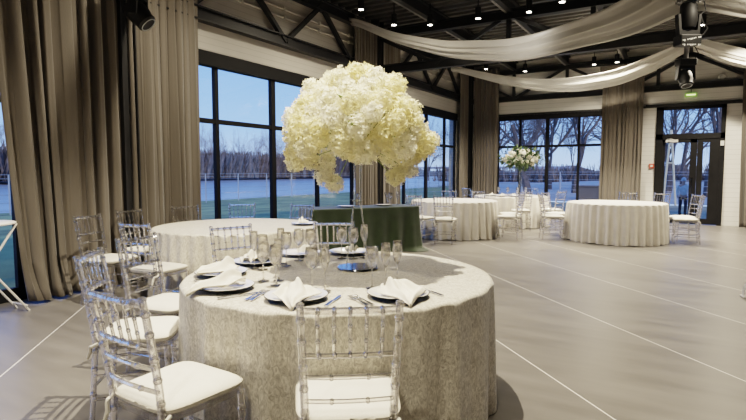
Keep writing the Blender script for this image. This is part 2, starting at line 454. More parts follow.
# girders across the hall
for yy in (4.0, 10.0):
    us = [-6.0,-4.5,-3.0,-1.5,0,1.5,3,4.5,6,7.5]
    truss('roof_truss', (XL+.02, yy), (XR, yy), 3.60, 4.36, zig(us, 3.60, 4.36, False), [-3.0,-1.5,0,1.5,3,4.5,6], 'x')
us = [-6.0,-4.52,-3.0,-1.5,0,1.5,3,4.5,6,7.5]
truss('gable_truss', (XL+.02, YB-.1), (XR, YB-.1), 3.56, 4.36, zig(us, 3.56, 4.36, False), [-4.52,-3.0,-1.5,-.71,1.5,3,4.5,6], 'x', .12, .15)
k = 0
for x in (-4.5,-3.0,-1.5,0,1.5,3.0,4.5,6.0):
    mb = MB(); mb.ibeam((x, YR, 4.52), (x, YB, 4.52), .15, .24); mb.mi = 1; mb.box((x-.078, YR, 4.395), (x-.03, YB, 4.402))
    struct(mb.build('roof_purlin', [M['steel'], M['steel_grey']]))
for (x, yy) in ((XL+.13, 3.94), (XL+.13, 10.0), (XL+.13, YB-.12)):
    mb = MB(); mb.ibeam((x, yy, 0), (x, yy, ZC), .01, .01)
    mb = MB(); mb.box((x-.10, yy-.10, 0), (x+.10, yy-.085, ZC)); mb.box((x-.10, yy+.085, 0), (x+.10, yy+.10, ZC)); mb.box((x-.012, yy-.09, 0), (x+.012, yy+.09, ZC))
    struct(mb.build('steel_column', M['steel']))
for zz, nm in ((4.02, 'lower thin pale conduit pipe along the left wall above the windows'), (4.16, 'upper thin pale conduit pipe along the left wall above the windows')):
    mb = MB(); mb.tube([(XL+.03, -2, zz), (XL+.03, YB-.3, zz)], .018, 8)
    for yy in range(-1, 16, 1): mb.box((XL+.012, yy, zz-.03), (XL+.062, yy+.03, zz+.03))
    tag(mb.build('conduit_pipe', M['steel_grey'] if False else M['plain']), nm, 'pipe', 'conduit pipes on the left wall')

# ------------------------------------------------------------------ curtains
def curtain(label, p0, p1, z1, nf, amp, seed, z0=.02, puddle=0, bshift=(0,0), shade=None, gath=.0):
    rnd = random.Random(seed)
    p0, p1 = V((p0[0], p0[1])), V((p1[0], p1[1])); d = p1 - p0; ln = d.length; d.normalize(); n = V((d.y, -d.x))
    ph = [rnd.uniform(0, 6.28) for _ in range(6)]
    def fn(u, v):
        z = z1 + (z0 - z1) * v
        w = u * nf * 2 * pi
        ww = w + .9 * sin(w * .31 + ph[0]) + .5 * sin(w * .17 + ph[1] + .15*v)
        a = amp * (.65 + .45 * sin(w * .23 + ph[2])) * (.75 + .35 * v)
        s = sin(ww); s = math.copysign(abs(s) ** .75, s)
        off = a * s + .25 * a * sin(2.3 * ww + ph[3] + .3 * v)
        du = .25 * ln / nf * sin(2 * ww + ph[4]) * .35 + .02 * sin(3*v + ph[5]) * sin(w*.4)
        uu = u * ln + du + (bshift[0] * (1-u)**2.2 + bshift[1] * u) * v ** 1.3
        if puddle and v > .9:
            t = (v - .9) / .1
            off += puddle * t * t * (.6 + .5 * sin(ww * .5 + ph[1])); z = z + .06 * t * (1 - t) * (1 + sin(ww*.7)) + .012 * t
        q = p0 + d * uu + n * (off)
        return (q.x, q.y, max(z, .012))
    mb = MB(); mb.grid(fn, int(nf * 14), 40)
    o = mb.build('curtain', M['curtain'], None, True, 180)
    solidify(o, .008)
    return tag(o, label, 'curtain', 'taupe velvet floor-length curtains')
XC = XL + .16
curtain('widest taupe curtain at the far left, its hem bunched on the floor', (XC+.02, 2.44), (XC+.02, 3.88), 4.62, 8, .065, 1, puddle=.16, bshift=(.26, .0))
curtain('taupe curtain right of the dark column with the moving head, behind the clear chairs', (XC, 3.985), (XC, 5.06), 4.62, 9, .045, 2)
curtain('taupe curtain directly behind the big cream flower dome, left half', (XC, 9.02), (XC, 9.95), 4.55, 8, .04, 3)
curtain('taupe curtain directly behind the green table, right half by the river window', (XC, 10.06), (XC, 11.06), 4.55, 8, .04, 4)
curtain('taupe curtain left of the room corner, at the end of the river windows', (XC, 14.86), (XC, YB-.30), 4.50, 8, .04, 5)
curtain('taupe curtain right of the room corner, beside the small floral bouquet', (XL+.35, YB-.30), (-4.92, YB-.30), 4.50, 9, .04, 6)
curtain('taupe curtain between the back window and the glazed door', (-2.03, YB-.30), (-1.03, YB-.30), 4.10, 10, .04, 8)
curtain('taupe curtain at the far right beyond the glazed door', (1.10, YB-.30), (2.45, YB-.30), 4.10, 12, .04, 9, bshift=(.06, 0))
struct(MB().box((-2.1, YB-.35, 4.10), (-.98, YB-.22, 4.22)).build('trim_4', M['curtain']))

# ------------------------------------------------------------------ ceiling swags
def swag(label, y, pts, w0, seed, yw):
    """hanging drape: pts = (x, z_low, z_high); sheet hung in a U between the roof points"""
    rnd = random.Random(seed); ph = [rnd.uniform(0, 6.3) for _ in range(4)]
    xs = [p[0] for p in pts]
    def interp(x, k):
        for a, b in zip(pts[:-1], pts[1:]):
            if (a[0]-x)*(b[0]-x) <= 1e-9:
                t = (x-a[0])/(b[0]-a[0]); return a[k]+(b[k]-a[k])*t
        return pts[-1][k]
    def sm(x, k):
        h = .25
        return sum(interp(min(max(x+dx, min(xs)), max(xs)), k) for dx in (-h, -h/2, 0, h/2, h)) / 5
    def fn(u, v):
        x = pts[0][0] + (pts[-1][0]-pts[0][0]) * u
        lo, hi = sm(x, 1), sm(x, 2)
        w = interp(x, 3)
        # v: 0 = front upper edge -> belly -> 1 = far upper edge
        a = (v - .5) * 2
        z = lo + (hi - lo) * abs(a) ** 1.6 + .028 * sin(v * 46 + ph[0] + 3 * u) * (.7+.5*sin(v*9+5*u+ph[2])) + .010*sin(v*71+ph[3]-4*u)
        yy = y + a * w * .5 + .015 * sin(v * 27 + ph[1])
        return (x, yy, z)
    mb = MB(); mb.grid(fn, 60, 110)
    o = mb.build('ceiling_swag', M['satin'], None, True, 180); solidify(o, .006)
    return tag(o, label, 'drape', 'white satin swags under the roof')
s1 = [(-5.95,4.42,4.50,.16),(-4.82,3.84,3.98,.36),(-3.78,3.46,3.68,.46),(-2.7,3.29,3.57,.52),(-2.2,3.30,3.60,.56),(-1.5,3.40,3.74,.64),(-.9,3.45,3.90,.72),(-.3,3.64,4.36,.74),(-.03,3.76,4.54,.60)]
swag('long white satin swag from the left wall to the hanging black lights, nearer one', 9.0, s1, .5, 1, .5)
s2 = [(-5.9,4.30,4.42,.2),(-4.48,3.82,3.97,.36),(-3.4,3.53,3.77,.45),(-2.5,3.43,3.73,.5),(-1.5,3.52,3.83,.55),(-.62,3.83,4.16,.5),(-.04,4.22,4.42,.25)]
swag('white satin swag hanging low in front of the back wall, farther one', 14.2, s2, .5, 2, .5)
m1 = [(-x, a, b, w) for x, a, b, w in s1][::-1]; m2 = [(-x, a, b, w) for x, a, b, w in s2][::-1]
swag('white satin swag running to the right edge from the top of the hanging lights', 9.0, m1, .5, 3, .5)
swag('white satin swag to the right of the lower hanging light, above the exit sign', 14.2, m2, .5, 4, .5)

# ------------------------------------------------------------------ downlights and lamps
def at(px, py, k, v):
    x = (px-373)/FPX; z = -(py-210)/FPX
    f = cos(PITCH)+z*sin(PITCH); up = -sin(PITCH)+z*cos(PITCH)
    d = (x*cos(TH)-f*sin(TH), x*sin(TH)+f*cos(TH), up); o = (0,0,H)
    t = (v-o[k])/d[k]
    return V([o[i]+t*d[i] for i in range(3)])
ZD = 4.25
def make_downlight():
    root = empty('ceiling_downlight', (0,0,ZD))
    MB().lathe([(.055,0),(.055,.20),(.05,.205)], 16).build('housing', M['black'], root, True)
    MB().tube([(0,0,.205),(0,0,ZC-ZD+.01)], .012, 6).build('stem', M['black'], root)
    MB().lathe([(.045,-.003),(.045,.0)], 16).build('diffuser', M['led'], root)
    return root
dl = make_downlight()
spots = [(361,9.5,'above the left window, highest of the row'),(394,25,'over the flower dome, second of the row'),(430,25,'right above the nearer swag, third of the row'),
         (478,18.5,'below the roof deck, fourth of the row'),(529,12,'left of the long diagonal purlin, fifth of the row'),(562,2,'at the top edge, last of the row'),
         (486,69,'tucked behind the nearer swag near the corner curtain'),(703,25,'just right of the hanging black lights')]
for i, (px, py, w) in enumerate(spots):
    p = at(px, py, 2, ZD)
    if p.y > YB-.4: p.y = YB-.5
    o = dl if i == 0 else copy_tree(dl)
    o.location = (p.x, p.y, ZD)
    tag(o, 'small lit black downlight ' + w, 'downlight', 'black ceiling downlights')
for (px, py, w) in ((525,75,'on the back truss, left of the back window'),(594,68,'on the back truss above the back window'),(617,63,'beside the top of the curtain between window and door')):
    o = copy_tree(dl); p = at(px, py, 1, 15.2); o.location = (p.x, p.y, ZD)
    tag(o, 'small black downlight ' + w, 'downlight', 'black ceiling downlights')

def spot(x, y, z, power, ang=110, blend=.6, size=.06, col=(1,.88,.68), tgt=None):
    l = bpy.data.lights.new('spot', 'SPOT'); l.energy = power; l.spot_size = R(ang); l.spot_blend = blend; l.shadow_soft_size = size; l.color = col
    o = bpy.data.objects.new('hall_and_fill_spot', l); C.objects.link(o); o.location = (x, y, z)
    if tgt is not None:
        dv = V(tgt) - V((x,y,z)); o.rotation_euler = dv.to_track_quat('-Z', 'Y').to_euler()
    return o
SP = 1.0
spot(-1.80, 2.55, 4.58, 680*SP, 110, .4, .015)
spot(-.7, 1.5, 4.45, 30*SP, 120, .5, .04)  # this and the next two: added fill to lighten the flower shadow
spot(-2.6, 3.6, 4.45, 30*SP, 120, .5, .04)
spot(-.6, 3.6, 4.45, 30*SP, 120, .5, .04)
spot(-4.35, 4.3, 4.42, 230*SP, 160, 1)
spot(-4.3, 7.4, 4.3, 190*SP, 165, 1)
spot(-4.2, 10.6, 4.3, 280*SP, 155, 1)
spot(-3.9, 13.2, 4.3, 300*SP, 120)
spot(-1.7, 13.6, 4.3, 480*SP, 140)
spot(-1.2, 11.4, 4.3, 300*SP, 120)
spot(.9, 13.3, 4.3, 520*SP, 140)
spot(.8, 8.0, 4.3, 110*SP, 130)
SUN = bpy.data.lights.new('low_sun', 'SUN'); SUN.energy = .8; SUN.color = (1,.86,.68); SUN.angle = R(1)
so = bpy.data.objects.new('low_sun', SUN); C.objects.link(so); so.location = (40,-40,30); so.rotation_euler = V((-.62,.62,-.42)).to_track_quat('-Z','Y').to_euler()
spot(2.6, 11.0, 4.3, 240*SP, 120)
spot(2.5, 4.0, 4.3, 45*SP, 130)
spot(-4.2, .6, 4.3, 200*SP, 120)
spot(-.5, -1.5, 4.3, 170*SP, 120)  # unseen fill added behind the camera, lights the front of the nearest cloth
spot(-2.2, 8.2, 3.05, 9, 110, .8, .15, (1,.93,.82), (-2.7, 9.0, 4.3))   # added unseen lamp, up-wash on the nearer swag
spot(-2.6, 13.2, 3.0, 6, 120, .8, .15, (1,.93,.82), (-2.6, 14.3, 4.4))  # added unseen lamp, up-wash on the farther swag

# ------------------------------------------------------------------ moving heads
def moving_head(loc, rz, tilt, label, scale=1.0, marks=False, drop=.25, hang_top=None):
    root = empty('moving_head_light', loc, rz); root.scale = (scale,)*3
    b = MB(); b.box((-.17,-.12,-.02),(.17,.12,.12)); bo = b.build('base_box', M['black'], root); bevel(bo, .02)
    if marks:
        for zz, wd in ((-.015,.13),(.05,.12)):
            mk = MB()
            for i in range(9):
                x0 = -wd + i*wd*2/9
                mk.box((x0, -.125, zz+.02*((i*7)%3)*.4), (x0+.018, -.121, zz+.018+.02*((i*7)%3)*.4))
            mk.build('marking', M['marks'], bo)
    y = MB(); y.box((-.16,-.06,-.08),(.16,.06,-.02))
    for s in (-1,1):
        y.add([(s*.16,-.06,-.02),(s*.16,.06,-.02),(s*.19,.05,-.30),(s*.19,-.05,-.30),(s*.12,-.06,-.02),(s*.12,.06,-.02),(s*.15,.05,-.30),(s*.15,-.05,-.30)],
              [(0,1,2,3),(7,6,5,4),(0,4,5,1),(1,5,6,2),(2,6,7,3),(3,7,4,0)])
    y.build('yoke', M['black'], root)
    A = Matrix.Rotation(tilt, 3, 'X')
    hd = MB(); hd.lathe([(.06,.16),(.11,.14),(.135,.06),(.135,-.06),(.12,-.10),(.125,-.16),(.10,-.19),(.085,-.185)], 20, (0,0,-.26), A)
    ho = hd.build('head', M['black'], root, True)
    MB().lathe([(0.001,-.172),(.05,-.178),(.088,-.172)], 20, (0,0,-.26), A).build('lens', M['lens'], ho, True)
    MB().lathe([(.088,-.172),(.104,-.19),(.096,-.196),(.084,-.18)], 20, (0,0,-.26), A).build('lens_ring', M['fence'], ho, True)
    return root
# on the left column
mh = moving_head((XL+.60, 3.82, 3.42), R(121), R(-42), 'x', .9)
tag(mh, 'black moving-head stage light on the dark column between the left curtains', 'stage light')
MB().bar((.205,.335,.06), (0,.02,.06), .05, .05).build('wall_bracket', M['black'], mh)
# pair hanging in the middle of the hall
p1 = at(688, 2, 1, 9.75)
p1 = at(687, 46, 1, 8.42)
mh1 = moving_head((p1.x, 8.42, p1.z+.12), TH, R(0), 'x', 1.0, False)
mh1.rotation_euler = (pi, 0, TH); mh1.scale = (.84,.84,1)
mh1.name = 'hanging_stage_light'
tag(mh1, 'upper black moving-head light with pale markings hanging from the girder', 'stage light')
bx_ = [c for c in mh1.children if c.name.startswith('base_box')][0]
for zz, sl in ((.035, .025), (.115, 0)):
    mk = MB()
    for i in range(12):
        x0 = -.145 + i*.025
        if (i*5) % 7 == 3: continue
        h_ = .012 + .012*((i*3) % 4)/3
        z_ = zz - sl*(x0/.15)
        mk.box((x0, .119, z_), (x0+.017, .124, z_+h_))
    mk.build('marking', M['marks'], bx_)
cl = MB(); cl.tube([(0,0,-.40),(0,0,-(4.42-p1.z-.12))], .03); cl.lathe([(.15,-.47),(.18,-.49),(.18,-.515),(.15,-.53),(.14,-.50)], 24)
for i in range(10):
    a = i*pi/5; cl.box((.165*cos(a)-.02,.165*sin(a)-.02,-.50),(.165*cos(a)+.02,.165*sin(a)+.02,-.46))
cl.build('clamp', M['steel_grey'], mh1)
cb = MB(); cb.tube([(.12,0,-.52),(.25,0,-.48),(.28,0,-.36),(.20,0,-.30),(.24,0,-.20),(.32,0,-.12),(.26,0,-.04),(.17,0,.02)], .011, 6); cb.build('cable', M['black'], mh1)
p2 = at(686, 59, 1, 12.6)
mh2 = moving_head((p2.x, 12.6, p2.z-.12), TH, R(-20), 'x', 1.0)
mh2.name = 'hanging_stage_light'
tag(mh2, 'lower black moving-head light hanging on a pole above the exit sign', 'stage light')
MB().tube([(0,0,.1),(0,0,(4.42-(p2.z-.12)))], .045, 10).build('pole', M['steel_grey'], mh2)
cb = MB(); cb.tube([(.05,0,.42),(.18,0,.36),(.26,0,.22),(.22,0,.12),(.15,0,.06)], .01, 6); cb.build('cable', M['black'], mh2)

# wall fittings
p = at(691, 95, 1, YB-.03)
e = empty('exit_sign', (p.x, YB-.055, p.z))
bo = MB().box((-.135,-.03,-.05),(.135,.03,.05)).build('sign_case', M['exit_green'], e); 
fc = MB(); fc.box((-.10,-.034,-.02),(.10,-.031,.02)); fc.build('lit_face', M['exit_face'], e)
MB().tube([(0,0,.06),(0,.0,.20)], .008, 6).build('hanger', M['black'], e)
tag(e, 'small lit green and yellow exit sign above the glazed door', 'sign')
p = at(651.5, 166, 1, YB-.03)
e = empty('fire_alarm_switch', (p.x, YB, p.z))
bo = MB().box((-.055,-.05,-.06),(.055,0,.06)).build('case', M['red'], e); MB().box((-.03,-.054,-.03),(.03,-.05,.03)).build('push_plate', M['white_plastic'], e)
tag(e, 'small red fire alarm box on the wall left of the glazed door', 'alarm box')
p = at(722.5, 143, 1, YB-.1)
e = empty('motion_sensor', (p.x, YB-.04, p.z))
MB().box((-.04,-.04,-.06),(.04,.02,.06)).build('case', M['white_plastic'], e)
MB().lathe([(.03,-.03),(.025,-.045),(.001,-.05)], 14, (0,-.025,0), Matrix.Rotation(R(60),3,'X')).build('lens', M['white_plastic'], e, True)
tag(e, 'small white sensor at the top right corner of the glazed door', 'sensor')
p = at(727, 77, 1, YB-.03)
e = empty('emergency_light', (p.x, YB, p.z))
MB().box((-.02,-.06,-.06),(.20,0,.06)).build('case', M['white_plastic'], e)
MB().lathe([(.085,0),(.09,-.05),(.06,-.09),(.001,-.10)], 18, (-.10,0,0), Matrix.Rotation(R(90),3,'X') @ Matrix.Scale(-1,3,(0,0,1)) if False else Matrix.Rotation(R(-90),3,'X')).build('lamp_head', M['white_plastic'], e, True)
tag(e, 'pale round lamp with box high on the back wall at the right', 'wall lamp')

# ------------------------------------------------------------------ tablecloths
def round_cloth(name, label, x, y, rad, h, flare, npl, amp, seed, m, group, pleat=False):
    rnd = random.Random(seed); ph = [rnd.uniform(0, 6.28) for _ in range(8)]
    N = max(npl*8, 160)
    def wob(a, t):
        if pleat:
            s = sin(npl*a + .5*sin(3*a+ph[0])); s = math.copysign(abs(s)**.8, s)
            return amp*(.25+.75*t**.6)*s*(.8+.3*sin(5*a+ph[1])) + .02*t*sin(3*a+ph[2])
        q = sin(npl*a+ph[0]+.8*sin(3*a+ph[3])); q = math.copysign(abs(q)**1.6, q)
        return amp*(.12+.88*t**.7)*(.55*q + .25*sin((npl+9)*a+ph[2]+.8*t)) + amp*.28*t**.35*sin((2*npl+5)*a+ph[4]+1.5*sin(4*a+ph[5]))*(.5+.5*sin(6*a+ph[6]))
    mb = MB()
    # top: centre fan + rings
    def fn(u, v):
        a = u*2*pi
        if v < .25:
            r = rad*(v/.25)**.8*.985; z = h + .002*sin(7*a+ph[4])*sin(9*r)
            return (r*cos(a), r*sin(a), z)
        t = (v-.25)/.75
        if t < .06:
            q = t/.06*pi/2; e = .02
            r = rad-e+e*sin(q) + 0; z = h-e+e*cos(q)
            return (r*cos(a), r*sin(a), z)
        t = (t-.06)/.94
        r = rad + flare*t**.9 + wob(a, t)
        z = (h-.02)*(1-t) + .006
        z += .012*sin(9*a+ph[5])*max(0, t-.85)/.15 if t > .85 else 0
        return (r*cos(a), r*sin(a), max(.006, z))
    vs0 = len(mb.v)
    mb.grid(fn, N, 64, True)
    o = mb.build(name, m, None, True, 180)
    o.location = (x, y, 0)
    return tag(o, label, 'tablecloth', group)
NX, NY = -1.79, 2.57
round_cloth('tablecloth', 'champagne crushed-velvet cloth on the nearest round table, under the glasses and flower stand', NX, NY, .915, .76, .005, 22, .040, 1, M['cloth_near'], 'tablecloths on round tables')
MX, MY = -4.42, 4.28
round_cloth('tablecloth', 'pleated champagne cloth on the round table between the nearest table and the curtains', MX, MY, .915, .76, .02, 40, .030, 2, M['cloth_mid'], 'tablecloths on round tables', True)
AX, AY = -4.28, 10.5
round_cloth('tablecloth', 'ivory pleated cloth on the round table to the right of the green table', AX, AY, .915, .76, .045, 34, .042, 3, M['cloth_white'], 'tablecloths on round tables', True)
DX, DY = -3.85, 13.25
round_cloth('tablecloth', 'ivory cloth on the farthest round table under the small floral bouquet', DX, DY, .915, .76, .035, 30, .040, 4, M['cloth_white'], 'tablecloths on round tables', True)
RX, RY = -1.18, 11.45
round_cloth('tablecloth', 'ivory pleated cloth on the bare round table in front of the glazed door', RX, RY, .915, .76, .05, 38, .044, 5, M['cloth_white'], 'tablecloths on round tables', True)

# green rectangular table
GL, GR = V((-5.02, 6.45, 0)), V((-3.95, 8.12, 0))
gd = (GR-GL).normalized(); gn = V((-gd.y, gd.x, 0)); GLEN = (GR-GL).length; GW = .62; GH = .78
def green_cloth():
    rnd = random.Random(5)
    per = 2*(GLEN+GW); rc = .06
    def pt(s):
        # rounded rectangle perimeter in local coords (x along, y deep), returns pos and outward normal
        s %= per
        if s < GLEN: return V((s, 0)), V((0,-1))
        s -= GLEN
        if s < GW: return V((GLEN, s)), V((1,0))
        s -= GW
        if s < GLEN: return V((GLEN-s, GW)), V((0,1))
        s -= GLEN
        return V((0, GW-s)), V((-1,0))
    def avg(s):
        P = V((0,0)); Nn = V((0,0))
        for dd in (-.05,-.025,0,.025,.05):
            a, b = pt(s+dd); P += a/5; Nn += b/5
        return P, Nn.normalized()
    def fn(u, v):
        s = u*per; P, Nn = avg(s)
        if v < .2:
            c = V((GLEN/2, GW/2)); q = c + (P-c)*(v/.2); return (q.x, q.y, GH)
        t = (v-.2)/.8
        if t < .05:
            a = t/.05*pi/2; off = .015*sin(a); z = GH-.015*(1-cos(a))
        else:
            t = (t-.05)/.95; z = (GH-.015)*(1-t)+.008
            off = .015 + .02*t + t**.8*(.026*sin(s*22+.8*sin(s*3))+.016*sin(s*13+1))
            ce = min(abs(s-GLEN), abs(s-0), abs(s-per), abs(s-GLEN-GW), abs(s-2*GLEN-GW))
            if ce < .25: off += .05*t*t*(1-ce/.25)
            if t > .93 : off += .10*(t-.93)/.07*max(0, 1-abs(s-GLEN+.02)/.3) + .02*(t-.93)/.07
        q = P + Nn*off
        return (q.x, q.y, z)
    mb = MB(); mb.grid(fn, 260, 44, True)
    o = mb.build('tablecloth', M['green'], None, True, 180)
    o.location = GL; o.rotation_euler = (0,0,atan2(gd.y, gd.x))
    return tag(o, 'dark green velvet cloth on the rectangular table behind the nearest table', 'tablecloth')
green_cloth()

# ------------------------------------------------------------------ chiavari chair
def bead_tube(mb, pts, r, beads, rb, n=8):
    mb.tube(pts, r, n)
    for b in beads:
        p, d = V(b[0]), V(b[1]).normalized()
        mb.tube([p-d*.009, p-d*.004, p+d*.004, p+d*.009], [r*1.02, rb, rb, r*1.02], n)
def lerp(a, b, t): return V(a)+(V(b)-V(a))*t
def make_chair():
    root = empty('clear_chair')
    A = M['acrylic']
    # rear posts: floor -> seat -> raked top
    def post(s, z):
        if z < .45: y = -.225 + .035*(z/.45)
        else: y = -.19 - .075*((z-.45)/.465)**1.25
        x = .162 + (.013*(z-.45)/.465 if z > .45 else 0)
        return V((s*x, y, z))
    for s in (-1, 1):
        mb = MB(); zs = [0,.12,.25,.36,.45,.545,.64,.725,.82,.88,.915]
        bead_tube(mb, [post(s,z) for z in zs], [.0135,.0145,.0155,.0165,.0165,.016,.0155,.015,.0145,.014,.0135],
                  [(post(s,z), (0,-.1,1)) for z in (.16,.30,.40,.50,.595,.68,.78,.86)], .0195) if False else None
        mb.tube([post(s,z) for z in zs], [.0135,.0145,.0155,.0165,.0165,.016,.0155,.015,.0145,.014,.0135], 10)
        for z in (.16,.30,.40,.50,.595,.68,.78,.86):
            d = (post(s,z+.01)-post(s,z-.01)).normalized(); p = post(s,z)
            mb.tube([p-d*.009,p-d*.004,p+d*.004,p+d*.009], [.0155,.018,.018,.0155], 10)
        p = post(s,.915); mb.tube([p, p+V((0,0,.008)), p+V((0,0,.014))], [.016,.016,.008], 10)
        mb.build('back_post', A, root, True)
    # front legs
    for s in (-1, 1):
        mb = MB(); f = lambda z: V((s*(.183-.004*(1-z/.42)), .185+.012*(1-z/.42), z))
        mb.tube([f(z) for z in (0,.1,.25,.42)], [.0115,.0135,.016,.0175], 10)
        for z in (.13,.24,.34):
            p = f(z); mb.tube([p-V((0,0,.009)),p-V((0,0,.004)),p+V((0,0,.004)),p+V((0,0,.009))], [.015,.019,.019,.015], 10)
        mb.build('leg', A, root, True)
    # back rails
    def rail(z, r, name, nb=2):
        a, b = post(-1,z), post(1,z)
        mid = lerp(a,b,.5)+V((0,-.012,0)); q1 = lerp(a,b,.25)+V((0,-.009,0)); q3 = lerp(a,b,.75)+V((0,-.009,0))
        mb = MB(); mb.tube([a,q1,mid,q3,b], r, 8)
        for t in ((.3,.7) if nb == 2 else (.18,.34,.5,.66,.82)):
            p = lerp(a,b,t)+V((0,-.011,0)); mb.tube([p-V((.007,0,0)),p-V((.003,0,0)),p+V((.003,0,0)),p+V((.007,0,0))], [r,r*1.35,r*1.35,r], 8)
        return mb.build(name, A, root, True)
    rail(.897, .013, 'top_rail', 5); rail(.725, .0105, 'back_rail', 5); rail(.64, .0095, 'back_rail'); rail(.545, .0095, 'back_rail')
    for i in range(5):
        t = (i+1)/6
        a = lerp(post(-1,.725), post(1,.725), t)+V((0,-.011,0)); b = lerp(post(-1,.897), post(1,.897), t)+V((0,-.011,0))
        mb = MB(); mb.tube([a,b], .0068, 8)
        for q in (.33,.66):
            p = lerp(a,b,q); d = (b-a).normalized(); mb.tube([p-d*.006,p-d*.002,p+d*.002,p+d*.006], [.007,.0088,.0088,.007], 8)
        mb.build('spindle', A, root, True)
    # seat frame: trapezoid with rounded front
    mb = MB()
    prof = [(-.168,-.19),(.168,-.19),(.19,.12),(.178,.185),(.13,.205),(-.13,.205),(-.178,.185),(-.19,.12)]
    vs = [(x,y,.412) for x,y in prof]+[(x,y,.438) for x,y in prof]; n = len(prof)
    mb.add(vs, [tuple(range(n))[::-1], tuple(range(n,2*n))]+[(i,(i+1)%n,(i+1)%n+n,i+n) for i in range(n)])
    o = mb.build('seat_frame', A, root)
    # stretchers
    mb = MB()
    for s in (-1,1):
        st = MB()
        for z in (.13,.26):
            st.tube([post(s,z), (s*.181,.193,z+.015)], .009, 8)
        st.build('side_stretcher', A, root, True)
    MB().tube([(-.18,.192,.20),(.18,.192,.20)], .009, 8).build('front_stretcher', A, root, True)
    MB().tube([post(-1,.20), post(1,.20)], .009, 8).build('rear_stretcher', A, root, True)
    # cushion: pillowed pad
    def cush(u, v):
        # superellipse pad, v from bottom centre over the edge to the top centre
        a = u*2*pi; e = .36
        cx = math.copysign(abs(cos(a))**e, cos(a)); cy = math.copysign(abs(sin(a))**e, sin(a))
        ph = (v-.5)*pi
        rr = cos(ph)**.32 if cos(ph) > 1e-6 else 0
        zz = math.copysign(abs(sin(ph))**.9, sin(ph))
        fx = .205 + .012*(cy+1)/2*1
        z = .461 + (.030*zz if zz > 0 else .022*zz)
        if zz > 0: z += .012*(1-rr**2)
        return (cx*rr*fx*(.95+.05*(cy*rr+1)/2), .005+cy*rr*.205, z)
    mb = MB(); mb.grid(cush, 48, 20, True)
    c = mb.build('cushion', M['cushion'], root, True, 180)
    pp = []
    for i in range(49):
        x, y, z = cush(i/48, .56); pp.append((x*1.004, y*1.004, z+.001))
    MB().tube(pp, .0042, 6, False).build('piping', M['piping'], c, True)
    for s in (-1,1):
        tie = MB(); tie.tube([(s*.185,-.17,.45),(s*.19,-.20,.435),(s*.172,-.215,.43),(s*.16,-.22,.40),(s*.165,-.235,.36)], [.008,.009,.009,.011,.006], 6)
        tie.build('tie', M['cushion'], c, True)
    return root
chair0 = make_chair(); used = [False]
def chair_at(bx, by, fx, fy, label, group, mid=True):
    """bx,by = where the middle of the back rail stands; fx,fy = point faced"""
    d = V((fx-bx, fy-by)); d.normalize()
    x, y = (bx+d.x*.262, by+d.y*.262) if mid else (bx, by)
    for cx, cy, rm in ((NX,NY,1.09),(MX,MY,1.12),(AX,AY,1.225),(DX,DY,1.225),(RX,RY,1.225)):
        dx, dy = x-cx, y-cy; r = sqrt(dx*dx+dy*dy)
        if r < rm: x, y = cx+dx/r*rm, cy+dy/r*rm       # keep the seat clear of the cloth
    o = chair0 if not used[0] else copy_tree(chair0); used[0] = True
    o.location = (x, y, 0); o.rotation_euler = (0,0,atan2(d.y, d.x)-pi/2)
    return tag(o, label, 'chair', group)
def polar(cx, cy, deg, r): return cx+r*cos(R(deg)), cy+r*sin(R(deg))
G1 = 'clear chairs round the nearest table'
for x, y, lb in ((-1.0, 1.50, 'clear spindle-back chair with cream cushion seen from behind, in front of the nearest table'),
                   (-1.835, 1.15, 'closest clear spindle-back chair left of the nearest table, big cream cushion'),
                   (-2.88, 1.66, 'clear chair next behind the closest left one, cushion half hidden by its back'),
                   (-3.32, 2.26, 'clear chair third along the left side of the nearest table, turned to its plates'),
                   (-3.29, 3.12, 'clear chair at the rear left of the nearest table, behind the folded napkins'),
                   (-2.75, 3.86, 'clear chair behind the glasses of the nearest table, against the green cloth')):
    chair_at(x, y, NX, NY, lb, G1)
G2 = 'clear chairs round the pleated champagne table'
for deg, r, lb in ((-82, 1.45, 'clear chair in front of the pleated champagne table, its back just left of the skirt'),
                   (-130, 1.53, 'clear chair by the bunched curtain hem, left end of the pleated champagne table'),
                   (-159, 1.38, 'clear chair against the curtain folds, second from the bunched hem'),
                   (165, 1.38, 'clear chair beyond the pleated champagne table, before the curtain edge'),
                   (133, 1.50, 'clear chair beyond the pleated champagne table, left of the dark window mullion'),
                   (97, 1.42, 'clear chair beyond the pleated champagne table, touching the end of the green table')):
    x, y = polar(MX, MY, deg, r); chair_at(x, y, *((MX+.75, MY-.62) if deg == -130 else (MX+.5, MY-.25) if deg == -159 else (MX, MY)), lb, G2)
G3 = 'clear chairs round the table right of the green one'
for x, y, lb in ((-3.85, 8.92, 'clear chair with its back to us, before the ivory table beside the green one'),
                 (-4.50, 8.98, 'clear chair half hidden behind the end of the green table, cream seat showing'),
                 (-2.80, 10.45, 'clear chair in profile at the right end of the ivory table behind the green one'),
                 (-3.00, 11.25, 'clear chair farther back on the right of the ivory table behind the green one'),
                 (-4.95, 11.82, 'clear chair straight across the ivory table from the back-turned chair'),
                 (-5.45, 9.75, 'clear chair between the green table top and the ivory table, only its back rail showing')):
    chair_at(x, y, AX, AY, lb, G3)
G4 = 'clear chairs round the bare table by the door'
for x, y, lb in ((-2.45, 10.90, 'clear chair in profile at the left of the bare ivory table, seat toward us'),
                 (-2.62, 11.75, 'clear chair behind the profile chair, left of the bare ivory table'),
                 (-1.10, 12.78, 'clear chair behind the bare ivory table, under the curtain by the window'),
                 (-.42, 12.70, 'clear chair behind the bare ivory table, under the red alarm box'),
                 (.28, 11.62, 'clear chair in profile at the right of the bare ivory table, nearer one'),
                 (.22, 12.20, 'clear chair behind the right profile chair, in front of the glazed door')):
    chair_at(x, y, RX, RY, lb, G4)
G5 = 'clear chairs round the farthest table'
